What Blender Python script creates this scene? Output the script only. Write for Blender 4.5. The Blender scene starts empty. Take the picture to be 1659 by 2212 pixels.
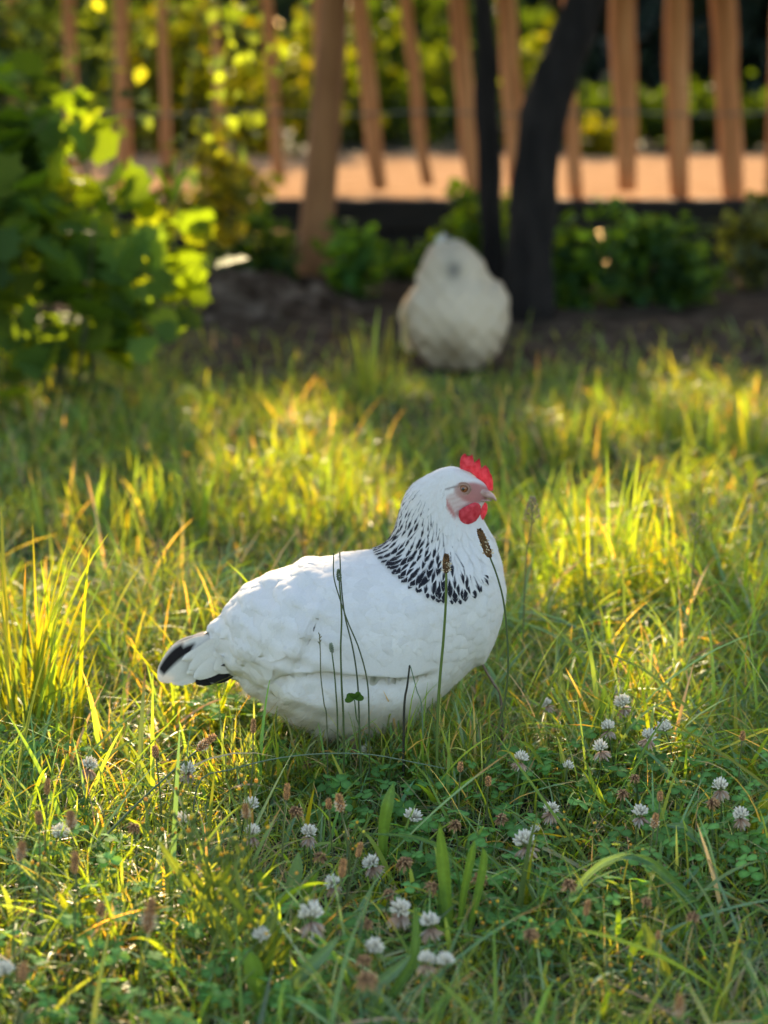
import bpy, math
import numpy as np
from mathutils import Vector, Matrix

# ------------------------------------------------------------------ camera, sky, sun
scn = bpy.context.scene
PITCH = math.radians(12.2); FPX = 4734.0; CAMH = 0.85
cam_d = bpy.data.cameras.new("camera"); cam = bpy.data.objects.new("camera", cam_d)
scn.collection.objects.link(cam); scn.camera = cam
cam.location = (0, 0, CAMH); cam.rotation_euler = (math.pi/2 - PITCH, 0, 0)
cam_d.sensor_fit = 'VERTICAL'; cam_d.sensor_height = 36.0; cam_d.sensor_width = 27.0
cam_d.lens = 36.0*FPX/2212.0
cam_d.clip_start = 0.05; cam_d.clip_end = 500
cam_d.dof.use_dof = True; cam_d.dof.focus_distance = 2.40; cam_d.dof.aperture_fstop = 4.1
SUN_EL, SUN_AZ = math.radians(20), math.radians(-3)
SUNV = np.array([math.sin(SUN_AZ)*math.cos(SUN_EL), math.cos(SUN_AZ)*math.cos(SUN_EL), math.sin(SUN_EL)])
w = bpy.data.worlds.new("World"); scn.world = w; w.use_nodes = True
nt = w.node_tree; bg = nt.nodes['Background']
sky = nt.nodes.new('ShaderNodeTexSky'); sky.sky_type = 'NISHITA'; sky.sun_disc = False
sky.sun_elevation = SUN_EL; sky.sun_rotation = SUN_AZ; sky.air_density = 1.0; sky.dust_density = 1.5
tnt = nt.nodes.new('ShaderNodeVectorMath'); tnt.operation = 'MULTIPLY'; tnt.inputs[1].default_value = (1.10, 1.0, .89)
nt.links.new(sky.outputs[0], tnt.inputs[0]); nt.links.new(tnt.outputs[0], bg.inputs[0]); bg.inputs[1].default_value = 0.15
sl = bpy.data.lights.new("sun", 'SUN'); sl.energy = 5.0; sl.angle = math.radians(0.5); sl.color = (1.0, 0.76, 0.46)
so = bpy.data.objects.new("sun", sl); scn.collection.objects.link(so)
so.rotation_euler = Vector(-SUNV).to_track_quat('-Z', 'Y').to_euler(); so.location = (0, 0, 10)
scn.view_settings.view_transform = 'Standard'; scn.view_settings.look = 'None'
scn.view_settings.exposure = 1.9; scn.view_settings.gamma = 1.0
scn.render.engine = 'CYCLES'
cy = scn.cycles
cy.max_bounces = 8; cy.diffuse_bounces = 4; cy.glossy_bounces = 2; cy.transmission_bounces = 4; cy.transparent_max_bounces = 8
cy.sample_clamp_indirect = 6.0; cy.use_denoising = True
cy.caustics_reflective = False; cy.caustics_refractive = False

# ------------------------------------------------------------------ pixel -> place (D = 1659x2212 reading of the photo)
CP, SP = math.cos(PITCH), math.sin(PITCH)
def ray(px, py):
    cx, cyy = (px-829.5)/FPX, (1106-py)/FPX
    return np.array([cx, CP+cyy*SP, -SP+cyy*CP])
def at(px, py, Y):
    d = ray(px, py); return np.array([0, 0, CAMH]) + d*(Y/d[1])
def gnd(px, py, z=0.0):
    d = ray(px, py); return np.array([0, 0, CAMH]) + d*((z-CAMH)/d[2])
def C1(x, y): return 301.7+x*.51257, 932.6+y*.51257      # detail crop of the hen
def C2(x, y): return 795.4+x*.19841, 960.0+y*.19841      # detail crop of the head
def C3(x, y): return 301.7+x*.2976, 1179.5+y*.2976       # detail crop of the tail

# ------------------------------------------------------------------ objects
def tag(o, label=None, cat=None, group=None, kind=None):
    if label: o['label'] = label
    if cat: o['category'] = cat
    if group: o['group'] = group
    if kind: o['kind'] = kind
    return o
def empty(name, loc, label, cat, group=None):
    o = bpy.data.objects.new(name, None); scn.collection.objects.link(o)
    o.location = tuple(float(v) for v in loc); o.empty_display_size = 0.05
    return tag(o, label, cat, group)
def mk_mesh(name, V, faces, mats, col=None, smooth=True, midx=None):
    """faces: list of int arrays (n,k), one per polygon size"""
    me = bpy.data.meshes.new(name)
    V = np.asarray(V, np.float32)
    if not isinstance(faces, list): faces = [faces]
    faces = [np.asarray(f, np.int32) for f in faces if len(f)]
    idx = np.concatenate([f.ravel() for f in faces]); cnt = np.concatenate([np.full(len(f), f.shape[1], np.int32) for f in faces])
    me.vertices.add(len(V)); me.vertices.foreach_set('co', V.ravel())
    me.loops.add(len(idx)); me.loops.foreach_set('vertex_index', idx)
    me.polygons.add(len(cnt)); st = np.zeros(len(cnt), np.int32); st[1:] = np.cumsum(cnt)[:-1]
    me.polygons.foreach_set('loop_start', st)
    me.polygons.foreach_set('use_smooth', np.full(len(cnt), smooth, bool))
    if not isinstance(mats, (list, tuple)): mats = [mats]
    for m in mats: me.materials.append(m)
    if midx is not None: me.polygons.foreach_set('material_index', np.asarray(midx, np.int32))
    if col is not None:
        col = np.asarray(col, np.float32)
        if col.shape[1] == 3: col = np.concatenate([col, np.ones((len(col), 1), np.float32)], 1)
        a = me.color_attributes.new('Col', 'FLOAT_COLOR', 'POINT'); a.data.foreach_set('color', col.ravel())
    me.update(calc_edges=True); me.validate()
    return me
def mk_obj(name, me, parent=None):
    o = bpy.data.objects.new(name, me); scn.collection.objects.link(o)
    if parent is not None: o.parent = parent
    return o
def part(name, V, faces, mats, parent, col=None, smooth=True, midx=None):
    """V in world space; made local to the thing (which only has a location)"""
    V = np.asarray(V, float) - world_loc(parent)
    return mk_obj(name, mk_mesh(name, V, faces, mats, col, smooth, midx), parent)
def world_loc(o):
    p = np.zeros(3)
    while o is not None: p = p + np.array(o.location[:]); o = o.parent
    return p
class MB:
    """collects shapes into one mesh"""
    def __init__(s): s.V = []; s.F = {}; s.C = []; s.n = 0
    def add(s, V, F, col=(1, 1, 1)):
        V = np.asarray(V, float); s.V.append(V)
        for f in (F if isinstance(F, list) else [F]):
            f = np.asarray(f, np.int64)
            if len(f): s.F.setdefault(f.shape[1], []).append(f + s.n)
        c = np.asarray(col, float)
        if c.ndim == 1: c = np.tile(c, (len(V), 1))
        s.C.append(c); s.n += len(V)
    def get(s):
        return np.concatenate(s.V), [np.concatenate(v) for v in s.F.values()], np.concatenate(s.C)
    def part(s, name, mat, parent, smooth=True):
        V, F, C = s.get(); return part(name, V, F, mat, parent, C, smooth)
    def mesh(s, name, mat, smooth=True):
        V, F, C = s.get(); return mk_mesh(name, V, F, mat, C, smooth)
def tube(pts, rad, n=8, cap=True):
    pts = np.asarray(pts, float); m = len(pts); rad = np.broadcast_to(np.asarray(rad, float), (m,))
    T = np.gradient(pts, axis=0); T /= np.linalg.norm(T, axis=1)[:, None]+1e-12
    up = np.array([0, 1, 0.0]) if abs(T[0][1]) < .9 else np.array([1, 0, 0.0])
    V = []
    for i in range(m):
        a = np.cross(T[i], up); a /= np.linalg.norm(a); b = np.cross(a, T[i]); up = b
        th = np.arange(n)*2*math.pi/n
        V.append(pts[i] + rad[i]*(np.cos(th)[:, None]*a + np.sin(th)[:, None]*b))
    V = np.concatenate(V)
    i, j = np.meshgrid(np.arange(m-1), np.arange(n), indexing='ij'); i = i.ravel(); j = j.ravel(); k = (j+1) % n
    F = [np.stack([i*n+j, i*n+k, (i+1)*n+k, (i+1)*n+j], 1)]
    if cap:
        V = np.concatenate([V, pts[:1], pts[-1:]]); a = m*n; j = np.arange(n); k = (j+1) % n
        F.append(np.concatenate([np.stack([k, j, np.full(n, a)], 1), np.stack([(m-1)*n+j, (m-1)*n+k, np.full(n, a+1)], 1)]))
    return V, F
def smooth_path(P, n=16):
    P = np.asarray(P, float); m = len(P)
    if m < 3:
        t = np.linspace(0, 1, n)[:, None]; return P[0]*(1-t)+P[-1]*t
    Q = np.concatenate([[2*P[0]-P[1]], P, [2*P[-1]-P[-2]]]); out = []
    u = np.linspace(0, m-1-1e-9, n)
    for t in u:
        i = int(t); f = t-i; a, b, c, d = Q[i:i+4]
        out.append(.5*((2*b)+(c-a)*f+(2*a-5*b+4*c-d)*f*f+(3*b-a-3*c+d)*f**3))
    return np.array(out)
def ellipsoid(c, r, nu=14, nv=10, R=None):
    u = np.linspace(0, 2*math.pi, nu, endpoint=False); v = np.linspace(0, math.pi, nv)
    P = np.stack([np.outer(np.sin(v), np.cos(u)), np.outer(np.sin(v), np.sin(u)), np.outer(np.cos(v), np.ones(nu))], -1).reshape(-1, 3)*np.asarray(r)
    if R is not None: P = P @ np.asarray(R).T
    i, j = np.meshgrid(np.arange(nv-1), np.arange(nu), indexing='ij'); i = i.ravel(); j = j.ravel(); k = (j+1) % nu
    return P+np.asarray(c), [np.stack([i*nu+j, (i+1)*nu+j, (i+1)*nu+k, i*nu+k], 1)]
def sstep(a, b, x):
    t = np.clip((x-a)/(b-a), 0, 1); return t*t*(3-2*t)

# ------------------------------------------------------------------ materials
def newmat(name):
    m = bpy.data.materials.new(name); m.use_nodes = True; nt = m.node_tree
    return m, nt, nt.nodes['Principled BSDF'], nt.nodes['Material Output']
def leafmat(name, trans=0.5, tint=(1.9, 1.45, 0.35), rough=0.5, spec=0.35, base=None, noise=0.0, nscale=200):
    """vertex colour reflects; the light that comes through a leaf is yellower"""
    m, nt, bs, out = newmat(name); L = nt.links
    if base is None:
        a = nt.nodes.new('ShaderNodeAttribute'); a.attribute_name = 'Col'; c = a.outputs['Color']
    else:
        a = nt.nodes.new('ShaderNodeRGB'); a.outputs[0].default_value = (*base, 1); c = a.outputs[0]
    if noise > 0:
        g = nt.nodes.new('ShaderNodeNewGeometry'); n = nt.nodes.new('ShaderNodeTexNoise'); n.inputs['Scale'].default_value = nscale
        L.new(g.outputs['Position'], n.inputs['Vector'])
        r = nt.nodes.new('ShaderNodeMapRange'); r.inputs[1].default_value = .3; r.inputs[2].default_value = .7
        r.inputs[3].default_value = 1-noise; r.inputs[4].default_value = 1+noise; L.new(n.outputs[0], r.inputs[0])
        v = nt.nodes.new('ShaderNodeVectorMath'); v.operation = 'SCALE'; L.new(c, v.inputs[0]); L.new(r.outputs[0], v.inputs['Scale']); c = v.outputs[0]
    L.new(c, bs.inputs['Base Color']); bs.inputs['Roughness'].default_value = rough; bs.inputs['Specular IOR Level'].default_value = spec
    mu = nt.nodes.new('ShaderNodeVectorMath'); mu.operation = 'MULTIPLY'; mu.inputs[1].default_value = tint
    L.new(c, mu.inputs[0])
    tr = nt.nodes.new('ShaderNodeBsdfTranslucent'); L.new(mu.outputs[0], tr.inputs[0])
    mx = nt.nodes.new('ShaderNodeMixShader'); mx.inputs[0].default_value = trans
    L.new(bs.outputs[0], mx.inputs[1]); L.new(tr.outputs[0], mx.inputs[2]); L.new(mx.outputs[0], out.inputs[0])
    return m
def noisemat(name, stops, scale=5, rough=.9, bump=0.3, bscale=None, detail=6, stretch=(1, 1, 1), spec=.2, bdist=.01):
    m, nt, bs, out = newmat(name); L = nt.links
    g = nt.nodes.new('ShaderNodeTexCoord'); mp = nt.nodes.new('ShaderNodeMapping'); mp.inputs['Scale'].default_value = stretch
    L.new(g.outputs['Object'], mp.inputs[0])
    n = nt.nodes.new('ShaderNodeTexNoise'); n.inputs['Scale'].default_value = scale; n.inputs['Detail'].default_value = detail
    L.new(mp.outputs[0], n.inputs['Vector'])
    r = nt.nodes.new('ShaderNodeValToRGB'); els = r.color_ramp.elements
    els[0].position = stops[0][0]; els[0].color = (*stops[0][1], 1); els[1].position = stops[-1][0]; els[1].color = (*stops[-1][1], 1)
    for p, c in stops[1:-1]:
        e = els.new(p); e.color = (*c, 1)
    L.new(n.outputs[0], r.inputs[0]); L.new(r.outputs[0], bs.inputs['Base Color'])
    bs.inputs['Roughness'].default_value = rough; bs.inputs['Specular IOR Level'].default_value = spec
    if bump:
        n2 = nt.nodes.new('ShaderNodeTexNoise'); n2.inputs['Scale'].default_value = bscale or scale*3; n2.inputs['Detail'].default_value = 5
        L.new(mp.outputs[0], n2.inputs['Vector'])
        b = nt.nodes.new('ShaderNodeBump'); b.inputs['Strength'].default_value = bump; b.inputs['Distance'].default_value = bdist
        L.new(n2.outputs[0], b.inputs['Height']); L.new(b.outputs[0], bs.inputs['Normal'])
    return m
M = {}
M['grass'] = leafmat('grass_blade', .5, (2.5, 1.65, .16), .45, .28)
M['leaf'] = leafmat('leaf', .5, (4.0, 3.1, .22), .6, .10)
M['clover'] = leafmat('clover_leaf', .4, (2.8, 2.1, .25), .75, .05, noise=.12, nscale=400)
M['dullleaf'] = leafmat('dark_foliage', .15, (1.2, 1.2, .5), .6, .2)
M['petal'] = leafmat('petal', .35, (1, .97, .85), .6, .2)
M['seed'] = leafmat('seed_head', .15, (1.3, .9, .6), .8, .1, noise=.35, nscale=900)
M['stem'] = leafmat('stem', .15, (1.6, 1.3, .4), .5, .3)
M['feather'] = leafmat('feather', .22, (1.0, .86, .66), .75, .12, noise=.03, nscale=500)
M['fluff'] = leafmat('fluff', .5, (1.0, .86, .64), .8, .1)
M['soil'] = noisemat('lawn_soil', [(.3, (.018, .014, .009)), (.55, (.035, .030, .016)), (.75, (.06, .05, .03))], 14, .95, .8, 60)
M['path'] = noisemat('gravel_path', [(.3, (.29, .17, .09)), (.55, (.37, .22, .12)), (.8, (.45, .28, .165))], 9, 1.0, .6, 90, spec=0)
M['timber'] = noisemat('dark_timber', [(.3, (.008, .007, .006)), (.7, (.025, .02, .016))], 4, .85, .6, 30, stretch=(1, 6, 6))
M['picket'] = noisemat('chestnut_picket', [(.25, (.30, .115, .045)), (.5, (.50, .21, .085)), (.78, (.62, .32, .15))], 5, .85, .6, 25, stretch=(5, 5, .6))
M['post'] = noisemat('weathered_post', [(.3, (.19, .085, .035)), (.7, (.31, .15, .065))], 4, .9, .6, 20, stretch=(4, 4, .5))
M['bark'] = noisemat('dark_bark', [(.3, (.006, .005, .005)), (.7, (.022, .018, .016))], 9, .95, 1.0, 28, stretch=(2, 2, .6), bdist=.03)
M['wire'] = noisemat('galvanised_wire', [(.3, (.12, .12, .11)), (.7, (.2, .2, .18))], 30, .5, 0)
M['heap'] = noisemat('heaped_soil', [(.35, (.035, .024, .017)), (.5, (.09, .063, .046)), (.65, (.20, .15, .115))], 10, 1.0, 1.0, 40, bdist=.04, spec=0)
M['mound'] = noisemat('dry_soil', [(.3, (.035, .026, .019)), (.55, (.08, .06, .045)), (.8, (.16, .12, .092))], 12, 1.0, 1.0, 40, bdist=.03, spec=0)
# ------------------------------------------------------------------ the setting
rng = np.random.default_rng(7)
def sheet(name, x0, x1, y0, y1, nx, ny, z, mat, relief=0, xs=None, ys=None):
    xs = np.linspace(x0, x1, nx) if xs is None else xs; ys = np.linspace(y0, y1, ny) if ys is None else ys
    nx, ny = len(xs), len(ys)
    X, Y = np.meshgrid(xs, ys); Z = np.full(X.shape, float(z))
    if relief: Z = Z + gheight(X, Y)*relief
    i, j = np.meshgrid(np.arange(ny-1), np.arange(nx-1), indexing='ij'); i = i.ravel(); j = j.ravel()
    F = np.stack([i*nx+j, i*nx+j+1, (i+1)*nx+j+1, (i+1)*nx+j], 1)
    o = mk_obj(name, mk_mesh(name, np.stack([X.ravel(), Y.ravel(), Z.ravel()], 1), F, mat))
    o['kind'] = 'structure'; return o
def gheight(x, y):
    h = .012*np.sin(x*3.1+1.3)*np.sin(y*2.7+.4) + .008*np.sin(x*7.7+y*5.1) + .005*np.sin(x*13.1-y*11.3+2)
    return h*np.clip((8.3-y)/1.5, 0, 1)
ax = np.concatenate([np.linspace(-150, -6, 10), np.linspace(-5.5, 5.5, 111), np.linspace(6, 150, 10)])
ay = np.concatenate([np.linspace(-60, -1, 8), np.linspace(-.5, 8.5, 91)])
sheet('lawn_soil', 0, 0, 0, 0, 0, 0, 0, M['soil'], 1, ax, ay)
sheet('path', -150, 150, 8.55, 12.3, 2, 2, .22, M['path'])
sheet('far_ground', -150, 150, 12.3, 260, 2, 2, .215, M['soil'])

# dark timber edging that holds the path up
def box(c, s, bev=.01, R=None):
    x, y, z = np.asarray(s)/2.0; P = []
    for sx in (-1, 1):
        for sy in (-1, 1):
            for sz in (-1, 1):
                P += [(sx*(x-bev), sy*(y-bev), sz*z), (sx*(x-bev), sy*y, sz*(z-bev)), (sx*x, sy*(y-bev), sz*(z-bev))]
    import bmesh
    bm = bmesh.new()
    for p in P: bm.verts.new(p)
    bmesh.ops.convex_hull(bm, input=bm.verts)
    bm.verts.index_update()
    V = np.array([v.co[:] for v in bm.verts]); F = {}
    for f in bm.faces: F.setdefault(len(f.verts), []).append([v.index for v in f.verts])
    bm.free()
    if R is not None: V = V @ np.asarray(R).T
    return V+np.asarray(c), [np.array(v) for v in F.values()]
wall = empty('timber_edging', (0, 8.5, 0), 'low dark timber edging between the garden bed and the raised pink path', 'edging')
mb = MB(); x = -9.0
while x < 9.0:
    for k in range(2):
        off = .0 if k == 0 else .9
        mb.add(*box((x+off+.98, 8.50+rng.normal()*.006, .06+k*.125), (1.95, .09, .12), .012))
    x += 1.97
mb.part('sleeper_boards', M['timber'], wall, False)

# paling fence behind the edging
def picket(px_t, px_b, w_t, w_b, py_b=405, Y=8.64, H=1.25):
    a = at(px_b, py_b+(22 if px_b % 3 else 8), Y); t = at(px_t, 0, Y)
    d = (t-a)/(t[2]-a[2]); base = a+d*(.20-a[2]) if False else a
    top = base+d*(H+rng.uniform(-.06, .06)-base[2])
    w_t *= .66
    pxm = FPX/(Y*CP/1.0)*1.0
    r0, r1 = w_b*1.2/pxm/2, w_t/pxm/2
    n = 9; P = [base+(top-base)*s+np.array([rng.normal()*.003, rng.normal()*.002, 0]) for s in np.linspace(0, 1, n)]
    # top is far above the frame: width keeps to the width at the frame's top edge
    zt = t[2]; R = []
    for p in P:
        f = np.clip((p[2]-base[2])/(zt-base[2]), 0, 1); R.append(r0+(r1-r0)*min(1, f*1.6)+rng.normal()*.0015)
    R[0] *= .85; R[1] *= .95; R[-1] *= .35
    V, F = tube(P, R, 7); V[:, 1] = (V[:, 1]-Y)*.62+Y
    return V, F
fence = empty('paling_fence', (0, 8.64, .22), 'brown split chestnut paling fence with gaps standing behind the dark edging', 'fence')
PK = [(30, 40, 52, 40, 410), (150, 158, 44, 34, 405), (262, 270, 48, 36, 405), (352, 362, 34, 26, 405), (465, 484, 30, 24, 400), (577, 606, 40, 26, 392),
      (690, 700, 56, 38, 410), (776, 822, 58, 34, 402), (878, 924, 44, 26, 392), (988, 1030, 62, 40, 412), (1094, 1122, 66, 44, 405),
      (1226, 1244, 46, 30, 428), (1345, 1356, 92, 36, 405), (1462, 1468, 84, 38, 425), (1562, 1588, 88, 46, 428)]
for a, b, wt, wb, yb in PK:
    V, F = picket(a, b, wt, wb, yb); part('picket', V, F, M['picket'], fence)
for s in (-1, 1):
    for k in range(18):
        px = (-75 if s < 0 else 1680)+s*k*108+rng.uniform(-14, 14)
        V, F = picket(px+rng.uniform(-18, 18), px, rng.uniform(50, 80), rng.uniform(30, 42), 405); part('picket', V, F, M['picket'], fence)
for z in (at(0, 245, 8.60)[2], 1.12):
    P = np.array([[x, 8.60+.012*math.sin(x*30), z+.006*math.sin(x*9)] for x in np.linspace(-4.6, 4.6, 180)])
    V, F = tube(P, .0035 if z < 1 else .003, 5); part('wire', V, F, M['wire'], fence)

post = empty('fence_post', (*at(678, 590, 8.0)[:2], 0), 'thick leaning brown post standing in front of the dark edging', 'post')
P = [at(676, 600, 8.0), at(682, 520, 8.0), at(690, 420, 8.03), at(704, 250, 8.06), at(716, 100, 8.1), at(722, 0, 8.12), at(738, -220, 8.16)]
P[0][2] = -.03
V, F = tube(smooth_path(P, 14), np.interp(np.linspace(0, 1, 14), [0, .35, 1], [.070, .060, .050]), 10); part('shaft', V, F, M['post'], post)

# ------------------------------------------------------------------ sun gaps: where the photograph's lawn is sunlit
GAP = [(150,1950,.13),(330,1900,.12),(460,2040,.13),(300,2150,.14),(100,2150,.12),(50,1830,.08),(430,1750,.06),(560,2150,.08),(250,1000,.09),(640,960,.11),(800,1000,.09),(400,920,.09),(620,880,.08),(900,1080,.07),
 (1080,1640,.05),(1110,1570,.04),(1140,1700,.03),(1600,1760,.07),(1640,1650,.05),(1390,1730,.03),(1620,1420,.03),(1540,2180,.05),(1290,2150,.05),
 (340,1540,.07),(430,1570,.06),(545,1570,.04),(640,1600,.04),(280,1480,.07),(40,1350,.09),(40,1500,.08),(120,1460,.06),
 (200,1250,.10),(420,1150,.13),(600,1100,.16),(700,1200,.10),(300,1080,.16),(760,1050,.16),(500,1000,.17),(100,1150,.12),(850,1180,.1),
 (1290,950,.16),(1290,1080,.14),(1270,1200,.07),(1320,1350,.04),(1450,1080,.14),(1480,1180,.10),(1600,900,.17),(1450,880,.12),(1150,1170,.06),(1120,1290,.05),(1130,1380,.05)]
TUBES = [(gnd(a, b), r*1.05) for a, b, r in GAP]
for cx, cy_, r in [(150, 960, .045), (300, 860, .05), (420, 680, .05), (560, 590, .05), (700, 530, .05), (850, 500, .05), (1000, 470, .045), (470, 1120, .04),
                   (1230, 180, .035), (1400, 120, .035), (1440, 330, .03), (1520, 600, .035), (1530, 740, .03)]:
    TUBES.append((at(*C1(cx, cy_), 2.52), r))
for cx, cy_, dd in [(120, 650, .10), (290, 600, .10), (60, 700, .12), (200, 450, .09), (340, 500, .09), (30, 480, .1), (330, 300, .12), (100, 250, .1), (470, 250, .1)]:
    TUBES.append((at(cx, cy_, 5.2), dd))
TUBES += [(at(880, 640, 5.75), .12), (at(950, 560, 5.75), .08)]
for q_ in ((1290, 1150, 3.35, .13), (1290, 1000, 3.35, .12), (1290, 1260, 3.2, .10), (1470, 1120, 3.3, .14), (1450, 980, 3.6, .12), (50, 1250, 2.65, .07), (50, 1400, 2.65, .07), (800, 800, 5.2, .10), (450, 1850, 1.95, .09), (470, 1980, 1.9, .09), (430, 1750, 1.98, .06), (390, 1560, 2.55, .05), (1610, 900, 4.2, .12)):
    TUBES.append((at(*q_[:3]), q_[3]))
rq = np.random.default_rng(77)
for k_ in range(75):
    TUBES.append((gnd(rq.uniform(0, 1659), rq.uniform(1600, 2212), .03), rq.uniform(.004, .028)))
for k_ in range(25):
    TUBES.append((gnd(rq.uniform(0, 700), rq.uniform(1700, 2212), .05), rq.uniform(.01, .045)))
def in_gap(P, tmin=-9, fade=.015):
    bad = np.zeros(len(P), bool)
    for q, r in TUBES:
        d = P-q; t = d @ SUNV; dist = np.linalg.norm(d-np.outer(t, SUNV), axis=1); bad |= (dist < r*.95+fade) & (t > tmin)
    return bad

# ------------------------------------------------------------------ leaves
STUB = [(at(a_, b_, 5.15), .065) for a_, b_ in ((120, 650), (290, 590), (30, 690), (60, 760), (200, 440), (340, 480), (30, 470), (330, 300), (180, 720), (290, 660), (100, 620), (390, 440), (270, 400), (150, 800), (230, 780), (10, 640), (60, 600), (230, 560), (260, 620), (310, 680), (130, 500), (400, 560), (60, 850), (350, 620), (200, 320), (90, 390))]
def in_stub(P):
    bad = np.zeros(len(P), bool)
    for q, r in STUB:
        d = P-q; t = d @ SUNV; bad |= (np.linalg.norm(d-np.outer(t, SUNV), axis=1) < r) & (t > .12)
    return bad
def rand_dirs(n, r, zb=0.0):
    v = r.normal(size=(n, 3)); v[:, 2] += zb; return v/np.linalg.norm(v, axis=1)[:, None]
LEAF6 = np.array([[0, 0, 0], [.32, .5, .06], [.72, .38, .03], [1, 0, -.08], [.72, -.38, .03], [.32, -.5, .06]])
LEAFF = np.array([[0, 1, 2, 3], [0, 3, 4, 5]])
def leaves(P, size, r, aspect=.75, droop=.3, horiz=.5):
    """one folded leaf at each point; size: array"""
    n = len(P); d = rand_dirs(n, r, -droop); nn = rand_dirs(n, r, horiz*2.2); b = np.cross(nn, d); b /= np.linalg.norm(b, axis=1)[:, None]+1e-9
    nn = np.cross(d, b); s = np.asarray(size)[:, None, None]
    V = P[:, None, :]+s*(LEAF6[None, :, 0:1]*d[:, None]+aspect*LEAF6[None, :, 1:2]*b[:, None]+LEAF6[None, :, 2:3]*nn[:, None]*1.5)
    F = (np.arange(n)*6)[:, None, None]+LEAFF[None]
    return V.reshape(-1, 3), F.reshape(-1, 4)
LOBE = np.array([[0, 0], [.10, .30], [.0, .52], [.28, .45], [.42, .62], [.58, .36], [.80, .42], [1.0, 0], [.80, -.42], [.58, -.36], [.42, -.62], [.28, -.45], [.0, -.52], [.10, -.30]])
def lobed(P, size, r, horiz=1.0, droop=.2):
    n = len(P); d = rand_dirs(n, r, -droop); nn = rand_dirs(n, r, horiz*2.2); b = np.cross(nn, d); b /= np.linalg.norm(b, axis=1)[:, None]+1e-9
    nn = np.cross(d, b); s = np.asarray(size)[:, None, None]
    L = np.concatenate([LOBE, [[.42, 0]]]); z = .12*np.abs(L[:, 1])-.1*(L[:, 0]-.4)**2
    V = P[:, None, :]+s*(L[None, :, 0:1]*d[:, None]+L[None, :, 1:2]*b[:, None]+z[None, :, None]*nn[:, None])
    k = np.arange(14); tri = np.stack([k, (k+1) % 14, np.full(14, 14)], 1)
    F = (np.arange(n)*15)[:, None, None]+tri[None]
    return V.reshape(-1, 3), F.reshape(-1, 3)
def lcol(n, per, r, base, var=.25, yel=.15):
    c = np.array(base)[None]*(1+r.normal(size=(n, 1))*var).clip(.35, 1.9)
    y = r.random((n, 1)) < yel; c = np.where(y, c*np.array([1.7, 1.35, .8]), c)
    return np.repeat(c.clip(.003, .9), per, 0)
def clumped(c, rad, n, r, nclump=30, spread=.25, shell=.55):
    """points in leaf clumps inside an ellipsoid"""
    c = np.asarray(c, float); rad = np.asarray(rad, float)
    q = rand_dirs(nclump, r)*(r.random((nclump, 1))**shell); k = r.integers(0, nclump, n)
    return c+(q[k]+r.normal(size=(n, 3))*spread)*rad
def bush(name, c, rad, n, size, base, label, cat, mat='leaf', r=None, ground=0.0, yel=.15, nclump=30, var=.25, stems=5, group=None, horiz=.5, fn=leaves, per=6, keep=None, spread=.22):
    r = r or rng
    c = np.asarray(c, float)
    t = empty(name, (c[0], c[1], ground), label, cat, group)
    P = clumped(c, rad, n, r, nclump, spread); P = P[P[:, 2] > ground+.01]
    if keep is not None: P = P[keep(P)]
    s = size*r.uniform(.6, 1.35, len(P))
    V, F = fn(P, s, r, horiz=horiz)
    PPn = len(P)
    part('foliage', V, F, M[mat], t, lcol(len(P), per, r, base, var, yel))
    for k in range(stems):
        e = c+rand_dirs(1, r)[0]*np.asarray(rad)*.7; e[2] = max(e[2], ground+.3*rad[2])
        b = np.array([c[0]+r.normal()*rad[0]*.18, c[1]+r.normal()*rad[1]*.18, ground-.01])
        m_ = (b+e)/2+r.normal(size=3)*.06*rad[0]
        V, F = tube(smooth_path([b, m_, e], 8), np.linspace(.012, .004, 8)*min(2.0, max(.4, rad[2]/.5)), 6)
        part('stem', V, F, M['bark'] if rad[2] > .35 else M['stem'], t, np.tile([.06, .07, .025], (len(V), 1)))
    return t

# ------------------------------------------------------------------ trees
def tree(name, trunk, rads, crown_c, crown_r, n, size, base, label, limbs=(), mat='leaf', r=None, yel=.1, gaps=True, nclump=330, spread=.16, floor=1.12, barkm='bark'):
    r = r or rng
    t = empty(name, (trunk[0][0], trunk[0][1], 0), label, 'tree')
    T = smooth_path(trunk, 22); R = np.interp(np.linspace(0, 1, 22), np.linspace(0, 1, len(rads)), rads)
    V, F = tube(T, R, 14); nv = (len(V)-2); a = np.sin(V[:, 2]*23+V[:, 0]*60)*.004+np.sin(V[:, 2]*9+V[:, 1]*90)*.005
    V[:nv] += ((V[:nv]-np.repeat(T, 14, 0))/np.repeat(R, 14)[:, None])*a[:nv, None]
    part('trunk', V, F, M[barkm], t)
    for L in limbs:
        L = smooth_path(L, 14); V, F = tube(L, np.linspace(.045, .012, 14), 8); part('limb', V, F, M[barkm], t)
    P = clumped(crown_c, crown_r, n, r, nclump, spread); P = P[P[:, 2] > floor+.55*sstep(-.5, -1.0, P[:, 0])]
    if gaps: P = P[~in_gap(P) & ~in_stub(P)]  # leaves left out along sun rays, shaping the crown for the dapples
    V, F = leaves(P, size*r.uniform(.7, 1.3, len(P)), r)
    part('crown', V, F, M[mat], t, lcol(len(P), 6, r, base, .25, yel))
    return t
r1 = np.random.default_rng(11)
tp = [at(1140, 700, 6.75), at(1144, 560, 6.75), at(1152, 430, 6.76), at(1166, 300, 6.78), at(1192, 190, 6.8), at(1236, 80, 6.84), at(1290, -40, 6.9), (.95, 7.0, 1.45), (1.05, 7.1, 2.2)]
tp[0][2] = -.04
top = np.array([.80, 6.97, 1.2])
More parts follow.
